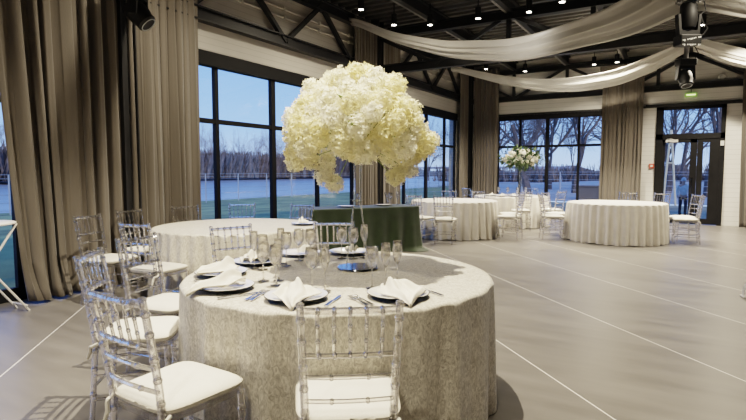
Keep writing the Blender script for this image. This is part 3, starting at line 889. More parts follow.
for deg, lb in ((-62, 'clear chair in front of the farthest table on its right, side-on'),
                (-22, 'clear chair at the right end of the farthest table, by the window mullion'),
                (-104, 'clear chair in front of the farthest table, behind the profile chair of the next table'),
                (160, 'clear chair at the left of the farthest table beside the corner curtain'),
                (84, 'clear chair behind the farthest table under the back window')):
    x, y = polar(DX, DY, deg, 1.42); chair_at(x, y, DX, DY, lb, G5)

# ------------------------------------------------------------------ flower centrepiece
SX, SY = -1.775, 2.75
RT = V((cos(TH), sin(TH), 0)); FW = V((-sin(TH), cos(TH), 0))
def bloom_mesh(name, n, rad, ps, seed, m):
    rnd = random.Random(seed); mb = MB()
    for i in range(n):
        z = 1-2*(i+.5)/n; a = i*2.39996; r = sqrt(max(0,1-z*z))
        d = V((r*cos(a), r*sin(a), z)) + V((rnd.uniform(-.2,.2),)*1+(rnd.uniform(-.2,.2),rnd.uniform(-.2,.2))); d.normalize()
        c = d*rad*rnd.uniform(.66,1.20)
        t = d.cross(V((.3,.5,.8))).normalized(); b = d.cross(t)
        rot = rnd.uniform(0,6.28); k = 4
        nn = (d + V((rnd.uniform(-.7,.7),rnd.uniform(-.7,.7),rnd.uniform(-.7,.7)))).normalized()
        t = nn.cross(V((.3,.5,.8))).normalized(); b = nn.cross(t)
        for j in range(k):
            q = rot + j*2*pi/k; e1 = t*cos(q)+b*sin(q); e2 = nn.cross(e1)
            s = ps*rnd.uniform(.8,1.2)
            p0 = c; p1 = c+e1*s*.6+e2*s*.42+nn*s*.15; p2 = c+e1*s*1.05+nn*s*rnd.uniform(.2,.5); p3 = c+e1*s*.6-e2*s*.42+nn*s*.15
            mb.add([p0,p1,p2,p3], [(0,1,2),(0,2,3)])
    me_o = mb.build(name, m); me = me_o.data; bpy.data.objects.remove(me_o)
    return me
blooms = [bloom_mesh('bloom', 170, .066, .0165, s, M['petal']) for s in range(4)]
fa = empty('flower_centrepiece', (SX, SY, .766))
tag(fa, 'tall centrepiece of cream hydrangea dome on a clear stand, on the nearest table', 'flower arrangement')
MB().lathe([(.128,0),(.130,.003),(.127,.009),(.001,.010)], 40).build('base_plate', M['mirror'], fa, True)
def stand_rods():
    for i in range(4):
        a = pi/4+i*pi/2+TH
        b0 = V((.100*cos(a), .100*sin(a), .010)); b1 = V((.030*cos(a), .030*sin(a), .42)); b2 = V((.026*cos(a), .026*sin(a), .80))
        MB().tube([b0,b1,b2], .0045, 8).build('rod', M['stand'], fa, True)
    MB().tube([(.03*cos(a),.03*sin(a),.43) for a in [k*pi/8 for k in range(17)]], .005, 6, False).build('ring', M['stand'], fa, True)
    MB().bar(RT*-.045+V((0,0,.435)), RT*.045+V((0,0,.435)), .012, .006).build('cross_bar', M['stand'], fa)
    MB().lathe([(.001,.78),(.10,.79),(.12,.81),(.001,.83)], 24).build('holder', M['stem'], fa, True)
stand_rods()
rnd = random.Random(11)
pos = []
CZ = .735       # dome centre above table
n = 80
for i in range(n):
    z = 1-1.04*(i+.5)/n; a = i*2.39996+.4; r = sqrt(max(0, 1-z*z)) if z > 0 else 1-.15*abs(z)
    k = rnd.uniform(.90,1.04)
    px_ = r*cos(a)*.430*k; py_ = r*sin(a)*.40*k; pz = CZ + z*.475*k
    pos.append((px_, py_, pz))
def cam_pt(right, fwd, z): q = RT*right+FW*fwd; return (q.x, q.y, z)
for r_, f_, z_ in ((-.40,-.05,.70),(-.34,-.12,.66),(-.40,.05,.64),(-.27,-.15,.64),(-.17,-.20,.64),(-.19,-.18,.56),(-.13,-.16,.51),(-.30,-.2,.71),
                   (.30,-.08,.66),(.27,-.05,.58),(.33,-.02,.60),(.37,.02,.68),(.24,-.04,.55),(.46,0,.78),(.44,.05,.73),(.22,-.18,.70),(.06,-.24,.72),(-.05,-.24,.70),(0,-.12,.69),(.12,-.26,.75)):
    pos.append(cam_pt(r_, f_, z_+.03))
for i, (x, y, z) in enumerate(pos):
    o = bpy.data.objects.new('bloom', blooms[i % 4]); C.objects.link(o); o.parent = fa
    o.location = (x, y, z); s = rnd.uniform(.8,1.15) if i < n else rnd.uniform(.65,.85)
    o.scale = (s, s, s*.95); o.rotation_euler = (rnd.uniform(0,3),rnd.uniform(0,3),rnd.uniform(0,3))
st = MB()
for i, (x, y, z) in enumerate(pos):
    if i % 2 == 0: st.tube([(x*.1,y*.1,CZ+.05), (x*.55,y*.55,CZ+.03+(z-CZ)*.55), (x*.95,y*.95,z)], .003, 5)
st.build('stems', M['stem'], fa, True)
lf = MB()
for i in range(26):
    x, y, z = pos[(i*3) % n]; d = V((x, y, z-CZ)).normalized(); c = V((x,y,z)) + d*.03
    t = d.cross(V((.2,.4,.9))).normalized(); b = d.cross(t)
    lf.add([c, c+t*.03+b*.012, c+t*.065+d*.02, c+t*.03-b*.012], [(0,1,2),(0,2,3)])
lf.build('leaves', M['stem'], fa)

# ------------------------------------------------------------------ tableware
def make_plate(r=.155):
    root = empty('dinner_plate')
    MB().lathe([(.001,.004),(r*.55,.004),(r*.68,.012),(r*.97,.021),(r*.985,.0235),(r*.96,.0245),(r*.68,.0165),(r*.6,.0105),(.001,.0095)], 48).build('dish', M['porcelain'], root, True, 60)
    MB().lathe([(r*.5,.0),(r*.62,.002),(r*.97,.0165),(r*1.0,.0195),(r*.995,.0235),(r*.985,.022),(r*.66,.009),(r*.5,.003)], 48).build('rim', M['plate_rim'], root, True, 60)
    return root
def make_glass(kind='wine'):
    root = empty('wine_glass')
    if kind == 'wine':
        prof = [(.001,.0015),(.033,.0015),(.034,.003),(.012,.006),(.0045,.012),(.0036,.03),(.0036,.10),(.006,.107),(.022,.118),(.034,.14),(.0375,.163),(.035,.19),(.031,.222),(.0300,.222),(.0338,.19),(.0362,.163),(.0328,.141),(.021,.120),(.001,.110)]
    else:
        prof = [(.001,.0015),(.030,.0015),(.031,.003),(.011,.006),(.0045,.012),(.0036,.03),(.0036,.105),(.006,.112),(.016,.128),(.0245,.155),(.0265,.18),(.0245,.215),(.0225,.240),(.0215,.240),(.0235,.215),(.0255,.18),(.0235,.156),(.015,.130),(.001,.116)]
    if kind == 'wine':
        b = prof[:8]; c = prof[7:]
    else:
        b = prof[:8]; c = prof[7:]
    MB().lathe(b, 28).build('stem', M['glass'], root, True, 180)
    MB().lathe(c, 28).build('bowl', M['glass'], root, True, 180)
    return root
def make_fork():
    root = empty('fork'); mb = MB()
    mb.add([(-.009,-.095,.002),(.009,-.095,.002),(.004,-.0,.006),(-.004,0,.006),(-.004,.03,.006),(.004,.03,.006)], [(0,1,2,3),(3,2,5,4)])
    o = mb.build('handle', M['silver'], root); solidify(o, .003)
    mb = MB(); mb.add([(-.004,.03,.006),(.004,.03,.006),(.012,.05,.004),(-.012,.05,.004)], [(0,1,2,3)])
    for i in range(4):
        x = -.0115+i*.0064; mb.add([(x,.05,.004),(x+.0038,.05,.004),(x+.0034,.095,.009),(x+.0004,.095,.009)], [(0,1,2,3)])
    o = mb.build('tines', M['silver'], root); solidify(o, .002)
    return root
def make_knife():
    root = empty('knife'); mb = MB()
    mb.add([(-.0095,-.11,.003),(.0095,-.11,.003),(.006,-.01,.004),(-.006,-.01,.004)], [(0,1,2,3)]); o = mb.build('handle', M['silver'], root); solidify(o, .006)
    mb = MB(); mb.add([(-.006,-.01,.003),(.006,-.01,.003),(.011,.03,.003),(.010,.08,.003),(.002,.115,.003),(-.006,.09,.003)], [(0,1,2,3,4,5)]); o = mb.build('blade', M['silver'], root); solidify(o, .002)
    return root
TZ = .7635
plate0 = make_plate(); pu = [0]
def put(proto, st, x, y, z, rz, label, cat, group):
    o = proto if not st[0] else copy_tree(proto); st[0] = 1
    o.location = (x, y, z); o.rotation_euler = (0,0,rz); return tag(o, label, cat, group)
def napkin(x, y, z, rz, label, seed, group, sx=.15, sy=.20, hang=0.0, edge=.2):
    """folded cloth napkin laid over a plate, front corner falling past the table rim"""
    rnd = random.Random(seed); ph = [rnd.uniform(0,6.28) for _ in range(6)]
    def fn(u, v):
        a = (u-.5)*2; b = v
        # kite outline: narrow gathered head, wide shoulders, pointed front corner
        w = sx*(.35+1.15*b if b < .5 else (.925)*(1-b)/.5+.02)
        yy = .10 - b*sy*1.35
        bump = (.020+.018*cos(a*5.5+ph[0]+b*2)+.012*cos(a*11+ph[1])) * (1-b*.55) + .035*math.exp(-((b-.22)/.16)**2)*(1-.5*a*a)
        zz = .028+bump*(1-.35*abs(a))
        if hang and -yy > edge: zz -= (-yy-edge)*hang
        xx = a*w*.5+.01*sin(b*7+ph[2])
        return (xx, yy, max(zz, -.16))
    mb = MB(); mb.grid(fn, 26, 30)
    o = mb.build('napkin', M['napkin'], None, True, 180); solidify(o, .003, 1)
    o.location = (x, y, z); o.rotation_euler = (0,0,rz)
    return tag(o, label, 'napkin', group)
PL = [(-1.60,1.93,'left of the back-turned chair','wide'),(-1.20,2.23,'right of the back-turned chair','wide'),(-2.06,1.90,'nearest the front left table edge','wide'),
      (-2.37,2.16,'on the left edge behind the front-left one','wide'),(-2.46,2.55,'third along the left side','wide'),(-2.43,2.98,'at the rear left behind the clustered glasses','far'),(-2.15,3.22,'at the rear beside the flower stand','far')]
for i, (x, y, w, k) in enumerate(PL):
    put(plate0, pu, x, y, TZ, 0, 'dark-rimmed white plate on the nearest table, %s' % w, 'plate', 'plates on the nearest table')
    out = atan2(y-NY, x-NX)+pi/2
    dist = sqrt((x-NX)**2+(y-NY)**2)
    if i in (0,1,2):
        napkin(x, y, TZ, out+(.35 if i == 0 else (-.25 if i == 1 else .2)), 'ivory napkin draped over the plate %s' % w, 20+i, 'napkins on the nearest table', .25 if i < 2 else .28, .24, .35, .155)
    elif i in (3,4):
        napkin(x, y, TZ, out+(.9 if i == 3 else -1.2), 'ivory napkin folded flat over the plate %s' % w, 20+i, 'napkins on the nearest table', .30, .20)
    else:
        napkin(x, y+.0, TZ, out+.5, 'ivory napkin bunched on the plate %s' % w, 20+i, 'napkins on the nearest table', .13, .10)
gw = make_glass('wine'); gf = make_glass('flute'); wu = [0]; fu = [0]
GS = [(-1.66,2.13,'w','left one of the pair behind the front-left plate'),(-1.575,2.13,'f','right one of the pair behind the front-left plate'),
      (-1.40,2.31,'w','before the stand base, left of the right-hand pair'),(-1.345,2.36,'f','before the stand base, right of the right-hand pair'),(-1.335,2.47,'f','just behind the right-hand pair'),
      (-2.02,2.15,'w','at the front of the left cluster'),(-1.88,2.10,'w','at the right front of the left cluster'),(-1.95,2.20,'f','in the middle of the left cluster'),
      (-2.33,2.40,'f','at the left edge of the left cluster'),(-2.26,2.40,'w','second from the left in the left cluster'),
      (-2.30,2.62,'f','behind the left cluster, near the third plate'),(-2.22,2.58,'w','behind the left cluster, right of a flute'),
      (-2.27,2.77,'w','left one of the pair beyond the left cluster'),(-2.19,2.80,'w','right one of the pair beyond the left cluster'),
      (-2.07,3.00,'w','left of the rear pair against the green cloth'),(-1.99,3.03,'w','right of the rear pair against the green cloth'),(-1.95,3.11,'f','behind the rear pair by the stand rod')]
for x, y, k, w in GS:
    nm = 'wine glass' if k == 'w' else 'slender flute glass'
    put(gw if k == 'w' else gf, wu if k == 'w' else fu, x, y, TZ, random.uniform(0,6), '%s on the nearest table, %s' % (nm, w), 'glass', 'glasses on the nearest table')
fk = make_fork(); kn = make_knife(); ku = [0]; nu_ = [0]
for i, (x, y, w, k) in enumerate(PL[:4]):
    a = atan2(y-NY, x-NX); t = V((-sin(a), cos(a), 0))
    for s, st, pr, nm in ((-.195, ku, fk, 'fork'), (.19, nu_, kn, 'knife'), (-.222, ku, fk, 'small fork')):
        if nm == 'small fork' and i > 1: continue
        q = V((x,y,0)) + t*s*1.0
        if i == 3 and nm == 'fork': continue
        put(pr, st, q.x, q.y, TZ, a-pi/2+pi, 'steel %s beside the plate %s' % (nm if nm != 'small fork' else 'outer fork', w), 'cutlery', 'cutlery on the nearest table')

# on the pleated champagne table: one setting near its far right edge
put(plate0, pu, -3.78, 4.72, TZ, 0, 'white plate on the pleated champagne table near the end of the green table', 'plate', None)
napkin(-3.78, 4.72, TZ, 1.2, 'white folded napkin standing on the pleated champagne table by the green cloth', 77, None, .13, .12)
# on the green table
def gpt(u, v): return GL + gd*(u*GLEN) + gn*(v*GW)
for u, v, w in ((.36,.45,'left one'),(.72,.5,'right one')):
    q = gpt(u, v); put(plate0, pu, q.x, q.y, GH+.003, 0, 'white plate on the green table, %s of two' % w, 'plate', 'plates on the green table')
for u, v, k, w in ((.50,.62,'w','left of the right plate'),(.82,.66,'w','beyond the right plate, left one of a pair'),(.90,.7,'f','beyond the right plate, right one of a pair')):
    q = gpt(u, v); put(gw if k == 'w' else gf, wu, q.x, q.y, GH+.003, 0, 'stemmed glass on the green table, %s' % w, 'glass', 'glasses on the green table')

# on the farthest table: settings and the white rose bouquet
for i, (dg, w) in enumerate(((-118,'leftmost of the front settings'),(-92,'second of the front settings'),(-66,'third of the front settings'),(-40,'rightmost of the front settings'))):
    x, y = polar(DX, DY, dg, .70)
    put(plate0, pu, x, y, TZ, 0, 'white plate on the farthest table, %s' % w, 'plate', 'plates on the farthest table')
    napkin(x, y, TZ, R(dg)+pi/2, 'white folded napkin on the farthest table, %s' % w, 90+i, 'napkins on the farthest table', .16, .12)
    x, y = polar(DX, DY, dg+11, .52)
    put(gw, wu, x, y, TZ, 0, 'stemmed glass on the farthest table, behind the %s' % w, 'glass', 'glasses on the farthest table')
fb = empty('rose_bouquet', (DX+.22, DY+.10, TZ)); tag(fb, 'bouquet of white roses with dark leaves on a clear stand, on the farthest table', 'flower arrangement')
MB().lathe([(.13,0),(.13,.012),(.001,.014)], 28).build('base_plate', M['mirror'], fb)
for i in range(4):
    a = i*pi/2+.6; MB().tube([(.10*cos(a),.10*sin(a),.01),(.03*cos(a),.03*sin(a),.35),(.035*cos(a),.035*sin(a),.75)], .007, 6).build('rod', M['stand'], fb)
roses = [bloom_mesh('rose', 60, .060, .026, 40+s, M['rose']) for s in range(3)]
rnd = random.Random(3)
bp = []
for i in range(50):
    z = 1-1.7*(i+.5)/50; a = i*2.39996; r = sqrt(max(0,1-z*z)); k = rnd.uniform(.78,1.05)
    p = V((r*cos(a)*.47*k, r*sin(a)*.40*k, .98+z*.19*k - .14*(r*k)**2*max(0, rnd.random())))
    bp.append(p)
    o = bpy.data.objects.new('rose', roses[i % 3]); C.objects.link(o); o.parent = fb; o.location = p
    s = rnd.uniform(.55,.85); o.scale = (s,s,s); o.rotation_euler = (rnd.uniform(0,3),)*3
lf = MB()
for i in range(620):
    d = V((rnd.gauss(0,1),rnd.gauss(0,1),rnd.gauss(0,.8))).normalized()
    c = V((d.x*.48, d.y*.42, .95+d.z*.22))*1 ; k = rnd.uniform(.55,1.15); c = V((c.x*k, c.y*k, .95+(c.z-.95)*k))
    t = (d+V((rnd.uniform(-1,1),rnd.uniform(-1,1),rnd.uniform(-1,.5)))).normalized(); b = t.cross(V((.3,.2,.9))).normalized()
    s = rnd.uniform(.08,.17)
    lf.add([c, c+t*s*.5+b*s*.25, c+t*s, c+t*s*.5-b*s*.25], [(0,1,2),(0,2,3)])
tag(lf.build('leaves', M['leaf'], fb), kind='stuff')
MB().lathe([(.001,.72),(.06,.74),(.10,.84),(.001,.9)], 16).build('holder', M['leaf'], fb, True)

# ------------------------------------------------------------------ things at the picture's edges
ts = empty('folding_tray_stand', (XL+.42, 2.20, 0), R(4)); tag(ts, 'white folding stand with thin crossed legs at the left edge before the window', 'stand')
MB().lathe([(.001,.88),(.29,.88),(.30,.887),(.30,.897),(.29,.903),(.001,.903)], 40).build('tray_top', M['white_metal'], ts, True, 40)
for dx in (-.13, .13):
    MB().tube([(dx, .27, .88),(dx,-.33,.0)], .011, 8).build('leg', M['white_metal'], ts, True)
    MB().tube([(dx*.85,-.27,.88),(dx*.85,.36,.0)], .011, 8).build('leg', M['white_metal'], ts, True)
MB().tube([(-.13,.33,.06),(.13,.33,.06)], .009, 8).build('crossbar', M['white_metal'], ts, True)
# small floor spotlight cut by the right edge
p = at(745, 297, 2, 0)
fl = empty('floor_spotlight', (p.x+.06, p.y, 0), R(200)); tag(fl, 'small white and grey floor light on the floor at the right edge', 'floor light')
bo = MB(); bo.box((-.10,-.05,.0),(.10,.05,.022)); bo = bo.build('base', M['white_plastic'], fl); bevel(bo, .006)
yk = MB()
for s in (-1,1): yk.box((s*.085-.004,-.02,.02),(s*.085+.004,.02,.09))
yk.build('yoke', M['white_plastic'], fl)
A = Matrix.Rotation(R(60), 3, 'X')
hd = MB().lathe([(.03,-.08),(.05,-.06),(.065,.05),(.07,.06),(.06,.065)], 20, (0,0,.085), A).build('head', M['white_plastic'], fl, True)
MB().lathe([(.001,.058),(.062,.060)], 20, (0,0,.085), A).build('lens', M['lens'], hd)

# ------------------------------------------------------------------ outside
def gz(x): return -.14 if x > -12 else (-.14-1.0*min(1, (-12-x)/24))
mb = MB()
xs = [-34.5,-30,-24,-18,-12,XL-.3]; ys = [-40,-10,4,20,60,120,240]
vs = [(x,y,gz(x)) for y in ys for x in xs]; nx = len(xs)
mb.add(vs, [(j*nx+i, j*nx+i+1, (j+1)*nx+i+1, (j+1)*nx+i) for j in range(len(ys)-1) for i in range(nx-1)])
struct(mb.build('ground', M['grass']))
struct(MB().add([(XL-.3,YB+.3,-.15),(60,YB+.3,-.15),(60,27,-.15),(XL-.3,27,-.15)], [(0,1,2,3)]).build('ground_terrace', M['terrace']))
def lotfn(u, v):
    y = 27+213*v**1.5; xl = -.36*y; x = xl+(70-xl)*u
    return (x, y, gz(x)+.03)
struct(MB().grid(lotfn, 40, 20).build('ground_lot', M['lot']))
struct(MB().box((XL-1.2,-40,-.3),(XL-.3,YB+2,-.10)).build('pavement', M['paving']))
struct(MB().add([(-170,-80,-1.12),(-30,-80,-1.12),(-30,520,-1.12),(-170,520,-1.12)], [(0,1,2,3)]).build('river_water', M['water']))
def bankz(u, v):
    x = -108 - 30*v; y = -60+560*u
    return (x, y, -1.2 + 2.2*v + .4*sin(u*40)*v)
struct(MB().grid(bankz, 40, 3).build('river_bank', M['bank']))
struct(MB().add([(-140,-60,1),(-400,-60,3),(-400,600,3),(-140,600,1)], [(0,1,2,3)]).build('far_land', M['bank']))

def make_tree(name, seed, hgt, m, levels=5, fan=3, spread=.55, r0=None):
    rnd = random.Random(seed); mb = MB(); r0 = r0 or hgt*.014
    def branch(p, d, ln, r, lv):
        pts = [p]; dd = d.copy(); q = p.copy(); k = 3 if lv > 1 else 2
        for i in range(k):
            dd = (dd + V((rnd.gauss(0,.13),rnd.gauss(0,.13),rnd.gauss(.03,.07)))).normalized(); q = q + dd*ln/k; pts.append(q.copy())
        rs = [r*(1-.45*i/k) for i in range(k+1)]
        mb.tube(pts, rs, 5 if lv > 3 else 3, False)
        if lv <= 0: return
        for j in range(fan + (1 if lv > 3 else 0)):
            t = rnd.uniform(.35,1) if j else 1
            i0 = min(k-1, int(t*k)); bp = pts[i0].lerp(pts[i0+1], t*k-i0)
            a = rnd.uniform(0,6.28); side = dd.cross(V((cos(a),sin(a),.3))).normalized()
            nd = (dd + side*spread*rnd.uniform(.7,1.5)).normalized()
            branch(bp, nd, ln*rnd.uniform(.58,.80), r*.52, lv-1)
    branch(V((0,0,-.3)), V((rnd.gauss(0,.05),rnd.gauss(0,.05),1)), hgt*.36, r0, levels)
    o = mb.build(name, m); return o
# far bank treeline
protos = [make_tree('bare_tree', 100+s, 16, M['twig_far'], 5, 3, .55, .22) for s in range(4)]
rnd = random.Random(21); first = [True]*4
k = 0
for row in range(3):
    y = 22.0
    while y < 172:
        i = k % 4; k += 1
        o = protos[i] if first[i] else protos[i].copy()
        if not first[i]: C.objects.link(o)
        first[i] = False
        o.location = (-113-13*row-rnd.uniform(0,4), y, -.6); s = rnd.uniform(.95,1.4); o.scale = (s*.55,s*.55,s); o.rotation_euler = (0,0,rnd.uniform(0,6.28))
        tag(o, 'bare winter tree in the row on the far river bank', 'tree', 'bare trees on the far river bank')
        y += rnd.uniform(5.5,7.5)
def brush(name, x0, y0, x1, y1, n, h, seed, m):
    rnd = random.Random(seed); mb = MB()
    for i in range(n):
        t = rnd.random(); x = x0+(x1-x0)*t+rnd.gauss(0,1.2); y = y0+(y1-y0)*t+rnd.gauss(0,1.2); hh = h*rnd.uniform(.3,.9)
        for j in range(3):
            a = rnd.uniform(0,6.28); q = V((x,y,-.5)); e = q+V((cos(a)*hh*.4, sin(a)*hh*.4, hh)); w = V((-sin(a),cos(a),0))*.12*hh/3
            mb.add([q-w*1.5, q+w*1.5, e+w*.2, e-w*.2], [(0,1,2,3)])
    return tag(mb.build(name, m), 'brown leafless undergrowth ' + ('under the far bank trees' if x0 < -50 else 'beyond the pale lot behind the hall'), 'undergrowth', kind='stuff')
brush('undergrowth', -112, 10, -112, 200, 4500, 9.0, 5, M['brush'])
brush('undergrowth', -40, 92, 45, 92, 1300, 3.6, 6, M['brush'])
# trees near the back windows
near = [make_tree('bare_tree', 200+s, 11, M['bark'], 6, 3, .6, .20) for s in range(3)]
first = [True]*3
NT = [(-11.5,33,0,1.0,'slim bare tree behind the bouquet window, left pane'),(-9.6,44,1,1.25,'bare tree behind the middle pane of the back window'),(-6.6,38,2,1.1,'bare tree in the right pane of the back window'),
      (-4.2,52,0,1.3,'bare tree behind the curtain beside the back window'),(-1.0,42,1,1.2,'thick-trunked bare tree behind the glazed door, left'),(1.1,36,2,1.15,'bare tree behind the glazed door, right of the pale poles'),
      (-16,60,1,1.3,'tall bare tree far behind the back window, left'),(3.4,50,0,1.2,'bare tree seen at the right of the fanlight'),(-13.5,52,2,1.2,'bare tree by the left mullion of the back window'),
      (-.2,60,0,1.4,'bare tree farthest behind the glazed door')]
for x, y, i, s, lb in NT:
    o = near[i] if first[i] else near[i].copy()
    if not first[i]: C.objects.link(o)
    first[i] = False
    o.location = (x, y, -.15); o.scale = (s,s,s); o.rotation_euler = (0,0,(x*7) % 6)
    tag(o, lb, 'tree', 'bare trees behind the hall')
rnd = random.Random(31)
for kx in range(16):
    o = near[kx % 3].copy(); C.objects.link(o)
    o.location = (-44+kx*5.5+rnd.uniform(-1.5,1.5), 96+rnd.uniform(0,14), -.2); s = rnd.uniform(1.1,1.5); o.scale = (s*.6,s*.6,s); o.rotation_euler = (0,0,rnd.uniform(0,6))
    tag(o, 'distant bare tree in the belt beyond the pale lot', 'tree', 'bare trees beyond the lot')
# leaning trunk in the back window
mb = MB(); a = at(530,192,1,30); a.z = -.3; b = at(517,160,1,30.3); c = at(512,125,1,30.8)
mb.tube([a, a.lerp(b,.5)+V((.1,0,0)), b, b.lerp(c,.5)+V((.15,0,0)), c], [.26,.22,.19,.15,.10], 8)
mb.tube([b, b+V((1.0,.2,1.3)), b+V((1.5,.3,2.6))], [.12,.08,.03], 6); mb.tube([b.lerp(c,.5), b.lerp(c,.5)+V((-1.0,0,1.0)), b.lerp(c,.5)+V((-1.7,.2,2.2))], [.09,.06,.02], 6)
tag(mb.build('leaning_tree', M['bark'], None, True), 'grey leaning tree trunk right below the white rose bouquet', 'tree')

def fence(label, pts, h, step, m, parts=True, zf=lambda x: -.15):
    root = empty('wire_fence', (0,0,0)); tag(root, label, 'fence', 'wire fences outside')
    for (x0,y0),(x1,y1) in zip(pts[:-1], pts[1:]):
        ln = sqrt((x1-x0)**2+(y1-y0)**2); nn = int(ln/step)
        for i in range(nn+1):
            t = i/nn; x = x0+(x1-x0)*t; y = y0+(y1-y0)*t; z = zf(x)
            MB().tube([(x,y,z-.1),(x,y,z+h)], .04, 6).build('post', m, root)
        wr = MB()
        for q in (.1,.3,.5,.7,.9,1.0): wr.tube([(x0,y0,zf(x0)+h*q),(x1,y1,zf(x1)+h*q)], .012, 4)
        wr.build('wire', m, root)
    return root
fence('pale wire fence with thin posts on the near river bank', [(-30,10),(-30,100)], 2.1, 3.2, M['fence'], zf=gz)
fence('pale wire fence across the lot behind the back window', [(-20,33),(14,31)], 1.5, 2.2, M['fence'])
# low concrete bridge in the far distance
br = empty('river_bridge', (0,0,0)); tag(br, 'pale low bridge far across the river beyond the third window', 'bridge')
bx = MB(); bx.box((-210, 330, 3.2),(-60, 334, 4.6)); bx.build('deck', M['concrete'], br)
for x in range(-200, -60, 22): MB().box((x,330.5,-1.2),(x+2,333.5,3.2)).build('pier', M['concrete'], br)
struct(MB().grid(lambda u,v: (-260+260*u, 420+20*v, -1.2+v*(5.0+1.5*sin(u*21)+1.2*sin(u*47))), 60, 3).build('far_hill', M['bank']))
# pale A-shaped poles behind the door
pa = empty('timber_poles', (0,0,0)); tag(pa, 'pair of pale leaning timber poles behind the left side of the glazed door', 'poles')
for q0, q1 in (((663,190),(671,130)), ((676,190),(671.5,130))):
    a = at(*q0, 1, 27); a.z = -.16; b = at(*q1, 1, 27.2); MB().tube([a, b], .045, 8).build('pole', M['pole'], pa, True)
a = at(666,163,1,27.1); b = at(674,163,1,27.1); MB().tube([a,b], .035, 8).build('brace', M['pole'], pa, True)
# dark utility box in the lot
a = at(590,185,1,30); mb = MB(); mb.box((a.x-.6,29.6,-.16),(a.x+.6,30.4,.55)); mb.box((a.x-.66,29.55,.55),(a.x+.66,30.45,.62)); o = mb.build('garden_box', M['bank']); bevel(o, .03)
tag(o, 'dark low box on the grass in the right pane of the back window', 'box')

# ------------------------------------------------------------------ person outside the door
def skin_body(name, joints, edges, m, parent, sub=2):
    me = bpy.data.meshes.new(name); me.from_pydata([j[0] for j in joints], edges, []); me.materials.append(m)
    o = bpy.data.objects.new(name, me); C.objects.link(o)
    if parent: o.parent = parent
    s = o.modifiers.new('skin', 'SKIN'); s.use_smooth_shade = True
    for i, j in enumerate(joints):
        r = j[1]; me.skin_vertices[0].data[i].radius = r if isinstance(r, tuple) else (r, r)
    me.skin_vertices[0].data[0].use_root = True
    subsurf(o, sub); return o
pp = at(683, 200, 1, 20.6)
pr = empty('person', (pp.x, 20.6, -.15), pi*.05); tag(pr, 'person in pale blue jacket and dark trousers walking outside behind the glazed door', 'person')
hs = 1.28/1.7
J = [((0,0,.92),(.13,.10)),((0,0,1.12),(.12,.09)),((0,.0,1.36),(.15,.10)),((0,0,1.46),.055),((0,-.01,1.54),(.075,.09)),((0,-.015,1.64),(.08,.10)),((0,0,1.71),(.05,.06)),
     ((.17,0,1.39),.055),((.23,-.02,1.13),.043),((.20,-.14,.93),.032),((-.17,0,1.39),.055),((-.23,.03,1.13),.043),((-.22,-.05,.89),.032),
     ((.095,0,.86),.085),((.10,-.06,.48),.055),((.10,.02,.08),.04),((.10,-.12,.03),.035),((-.095,0,.86),.085),((-.10,.06,.48),.055),((-.10,.14,.08),.04),((-.10,.02,.03),.035),
     ((.20,-.19,.86),.024),((-.22,-.08,.81),.024)]
E_ = [(0,1),(1,2),(2,3),(3,4),(4,5),(5,6),(2,7),(7,8),(8,9),(2,10),(10,11),(11,12),(0,13),(13,14),(14,15),(15,16),(0,17),(17,18),(18,19),(19,20),(9,21),(12,22)]
sc_ = lambda js: [((p[0]*hs,p[1]*hs,p[2]*hs), tuple(q*hs for q in (r if isinstance(r,tuple) else (r,r)))) for p, r in js]
bd = skin_body('body', sc_(J), E_, M['skin'], pr)
fe = MB()
for s in (-1,1): fe.lathe([(.001,-.012),(.012,0),(.001,.012)], 8, (s*.030*hs,-.112*hs,1.625*hs))
fe.build('eye', M['shoe'], pr, True)
MB().lathe([(.001,-.02),(.014,-.012),(.008,.014),(.001,.02)], 8, (0,-.118*hs,1.595*hs)).build('nose', M['skin'], pr, True)
JJ = [((0,0,.90),(.165,.135)),((0,0,1.12),(.155,.125)),((0,0,1.36),(.175,.13)),((0,0,1.45),.08),((.19,0,1.385),.078),((.245,-.02,1.13),.066),((.215,-.125,.96),.052),((-.19,0,1.385),.078),((-.245,.03,1.13),.066),((-.225,-.04,.92),.052)]
skin_body('jacket', sc_(JJ), [(0,1),(1,2),(2,3),(2,4),(4,5),(5,6),(2,7),(7,8),(8,9)], M['jacket'], pr)
JT = [((0,0,.94),(.14,.115)),((.095,0,.84),.10),((.10,-.06,.48),.07),((.10,.02,.10),.058),((-.095,0,.84),.10),((-.10,.06,.48),.07),((-.10,.14,.10),.058)]
skin_body('trousers', sc_(JT), [(0,1),(1,2),(2,3),(0,4),(4,5),(5,6)], M['trouser'], pr)
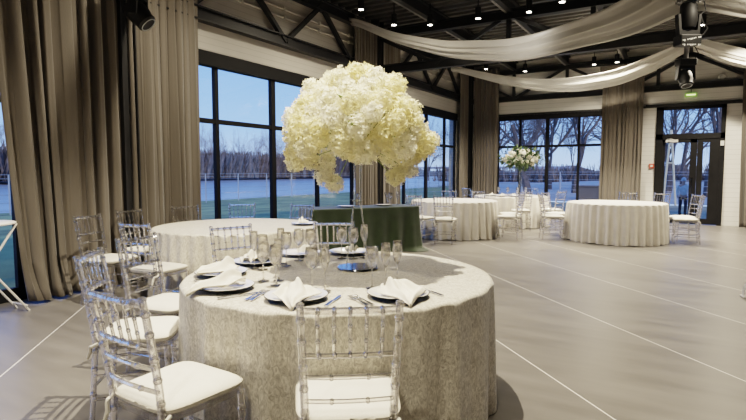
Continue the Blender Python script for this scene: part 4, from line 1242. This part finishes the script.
MB().lathe([(.098,1.60),(.10,1.66),(.085,1.73),(.045,1.765),(.001,1.775)], 16, (0,0,0), Matrix.Scale(hs,3)).build('hat', M['hat'], pr, True)
for s, y in ((1,-.05),(-1,.07)):
    mb = MB(); mb.lathe([(.001,0),(.05,0),(.055,.03),(.045,.08),(.05,.12)], 12, (s*.10*hs, y*hs, 0), Matrix(((1,0,0),(0,2.1,0),(0,0,1)))); mb.build('boot', M['shoe'], pr, True)

# ------------------------------------------------------------------ world
w = bpy.data.worlds.new('sky'); bpy.context.scene.world = w; w.use_nodes = True
nt = w.node_tree; nt.nodes.clear()
out = nt.nodes.new('ShaderNodeOutputWorld'); bg = nt.nodes.new('ShaderNodeBackground'); L(nt, bg.outputs[0], out.inputs[0])
tc = nt.nodes.new('ShaderNodeTexCoord'); sx = nt.nodes.new('ShaderNodeSeparateXYZ'); L(nt, tc.outputs['Generated'], sx.inputs[0])
r = nt.nodes.new('ShaderNodeValToRGB'); L(nt, sx.outputs[2], r.inputs[0])
e = r.color_ramp.elements
e[0].position = 0.0; e[0].color = (.40,.56,.94,1)
e[1].position = 1.0; e[1].color = (.10,.20,.50,1)
q = e.new(.08); q.color = (.26,.46,.98,1)
q = e.new(.28); q.color = (.11,.28,.90,1)
L(nt, r.outputs[0], bg.inputs[0]); bg.inputs[1].default_value = 1.0

# ------------------------------------------------------------------ camera
cam = bpy.data.cameras.new('camera'); co = bpy.data.objects.new('camera', cam); C.objects.link(co)
cam.sensor_width = 36; cam.lens = 36*FPX/746; cam.clip_end = 2000
co.location = (0,0,H); co.rotation_euler = (pi/2-PITCH, 0, TH)
s = bpy.context.scene
s.camera = co
s.view_settings.view_transform = 'Filmic'
s.view_settings.look = 'Medium High Contrast'
s.view_settings.exposure = 1.05
s.cycles.max_bounces = 10; s.cycles.transparent_max_bounces = 40; s.cycles.diffuse_bounces = 4
s.cycles.caustics_reflective = False; s.cycles.caustics_refractive = False
s.cycles.sample_clamp_indirect = 4
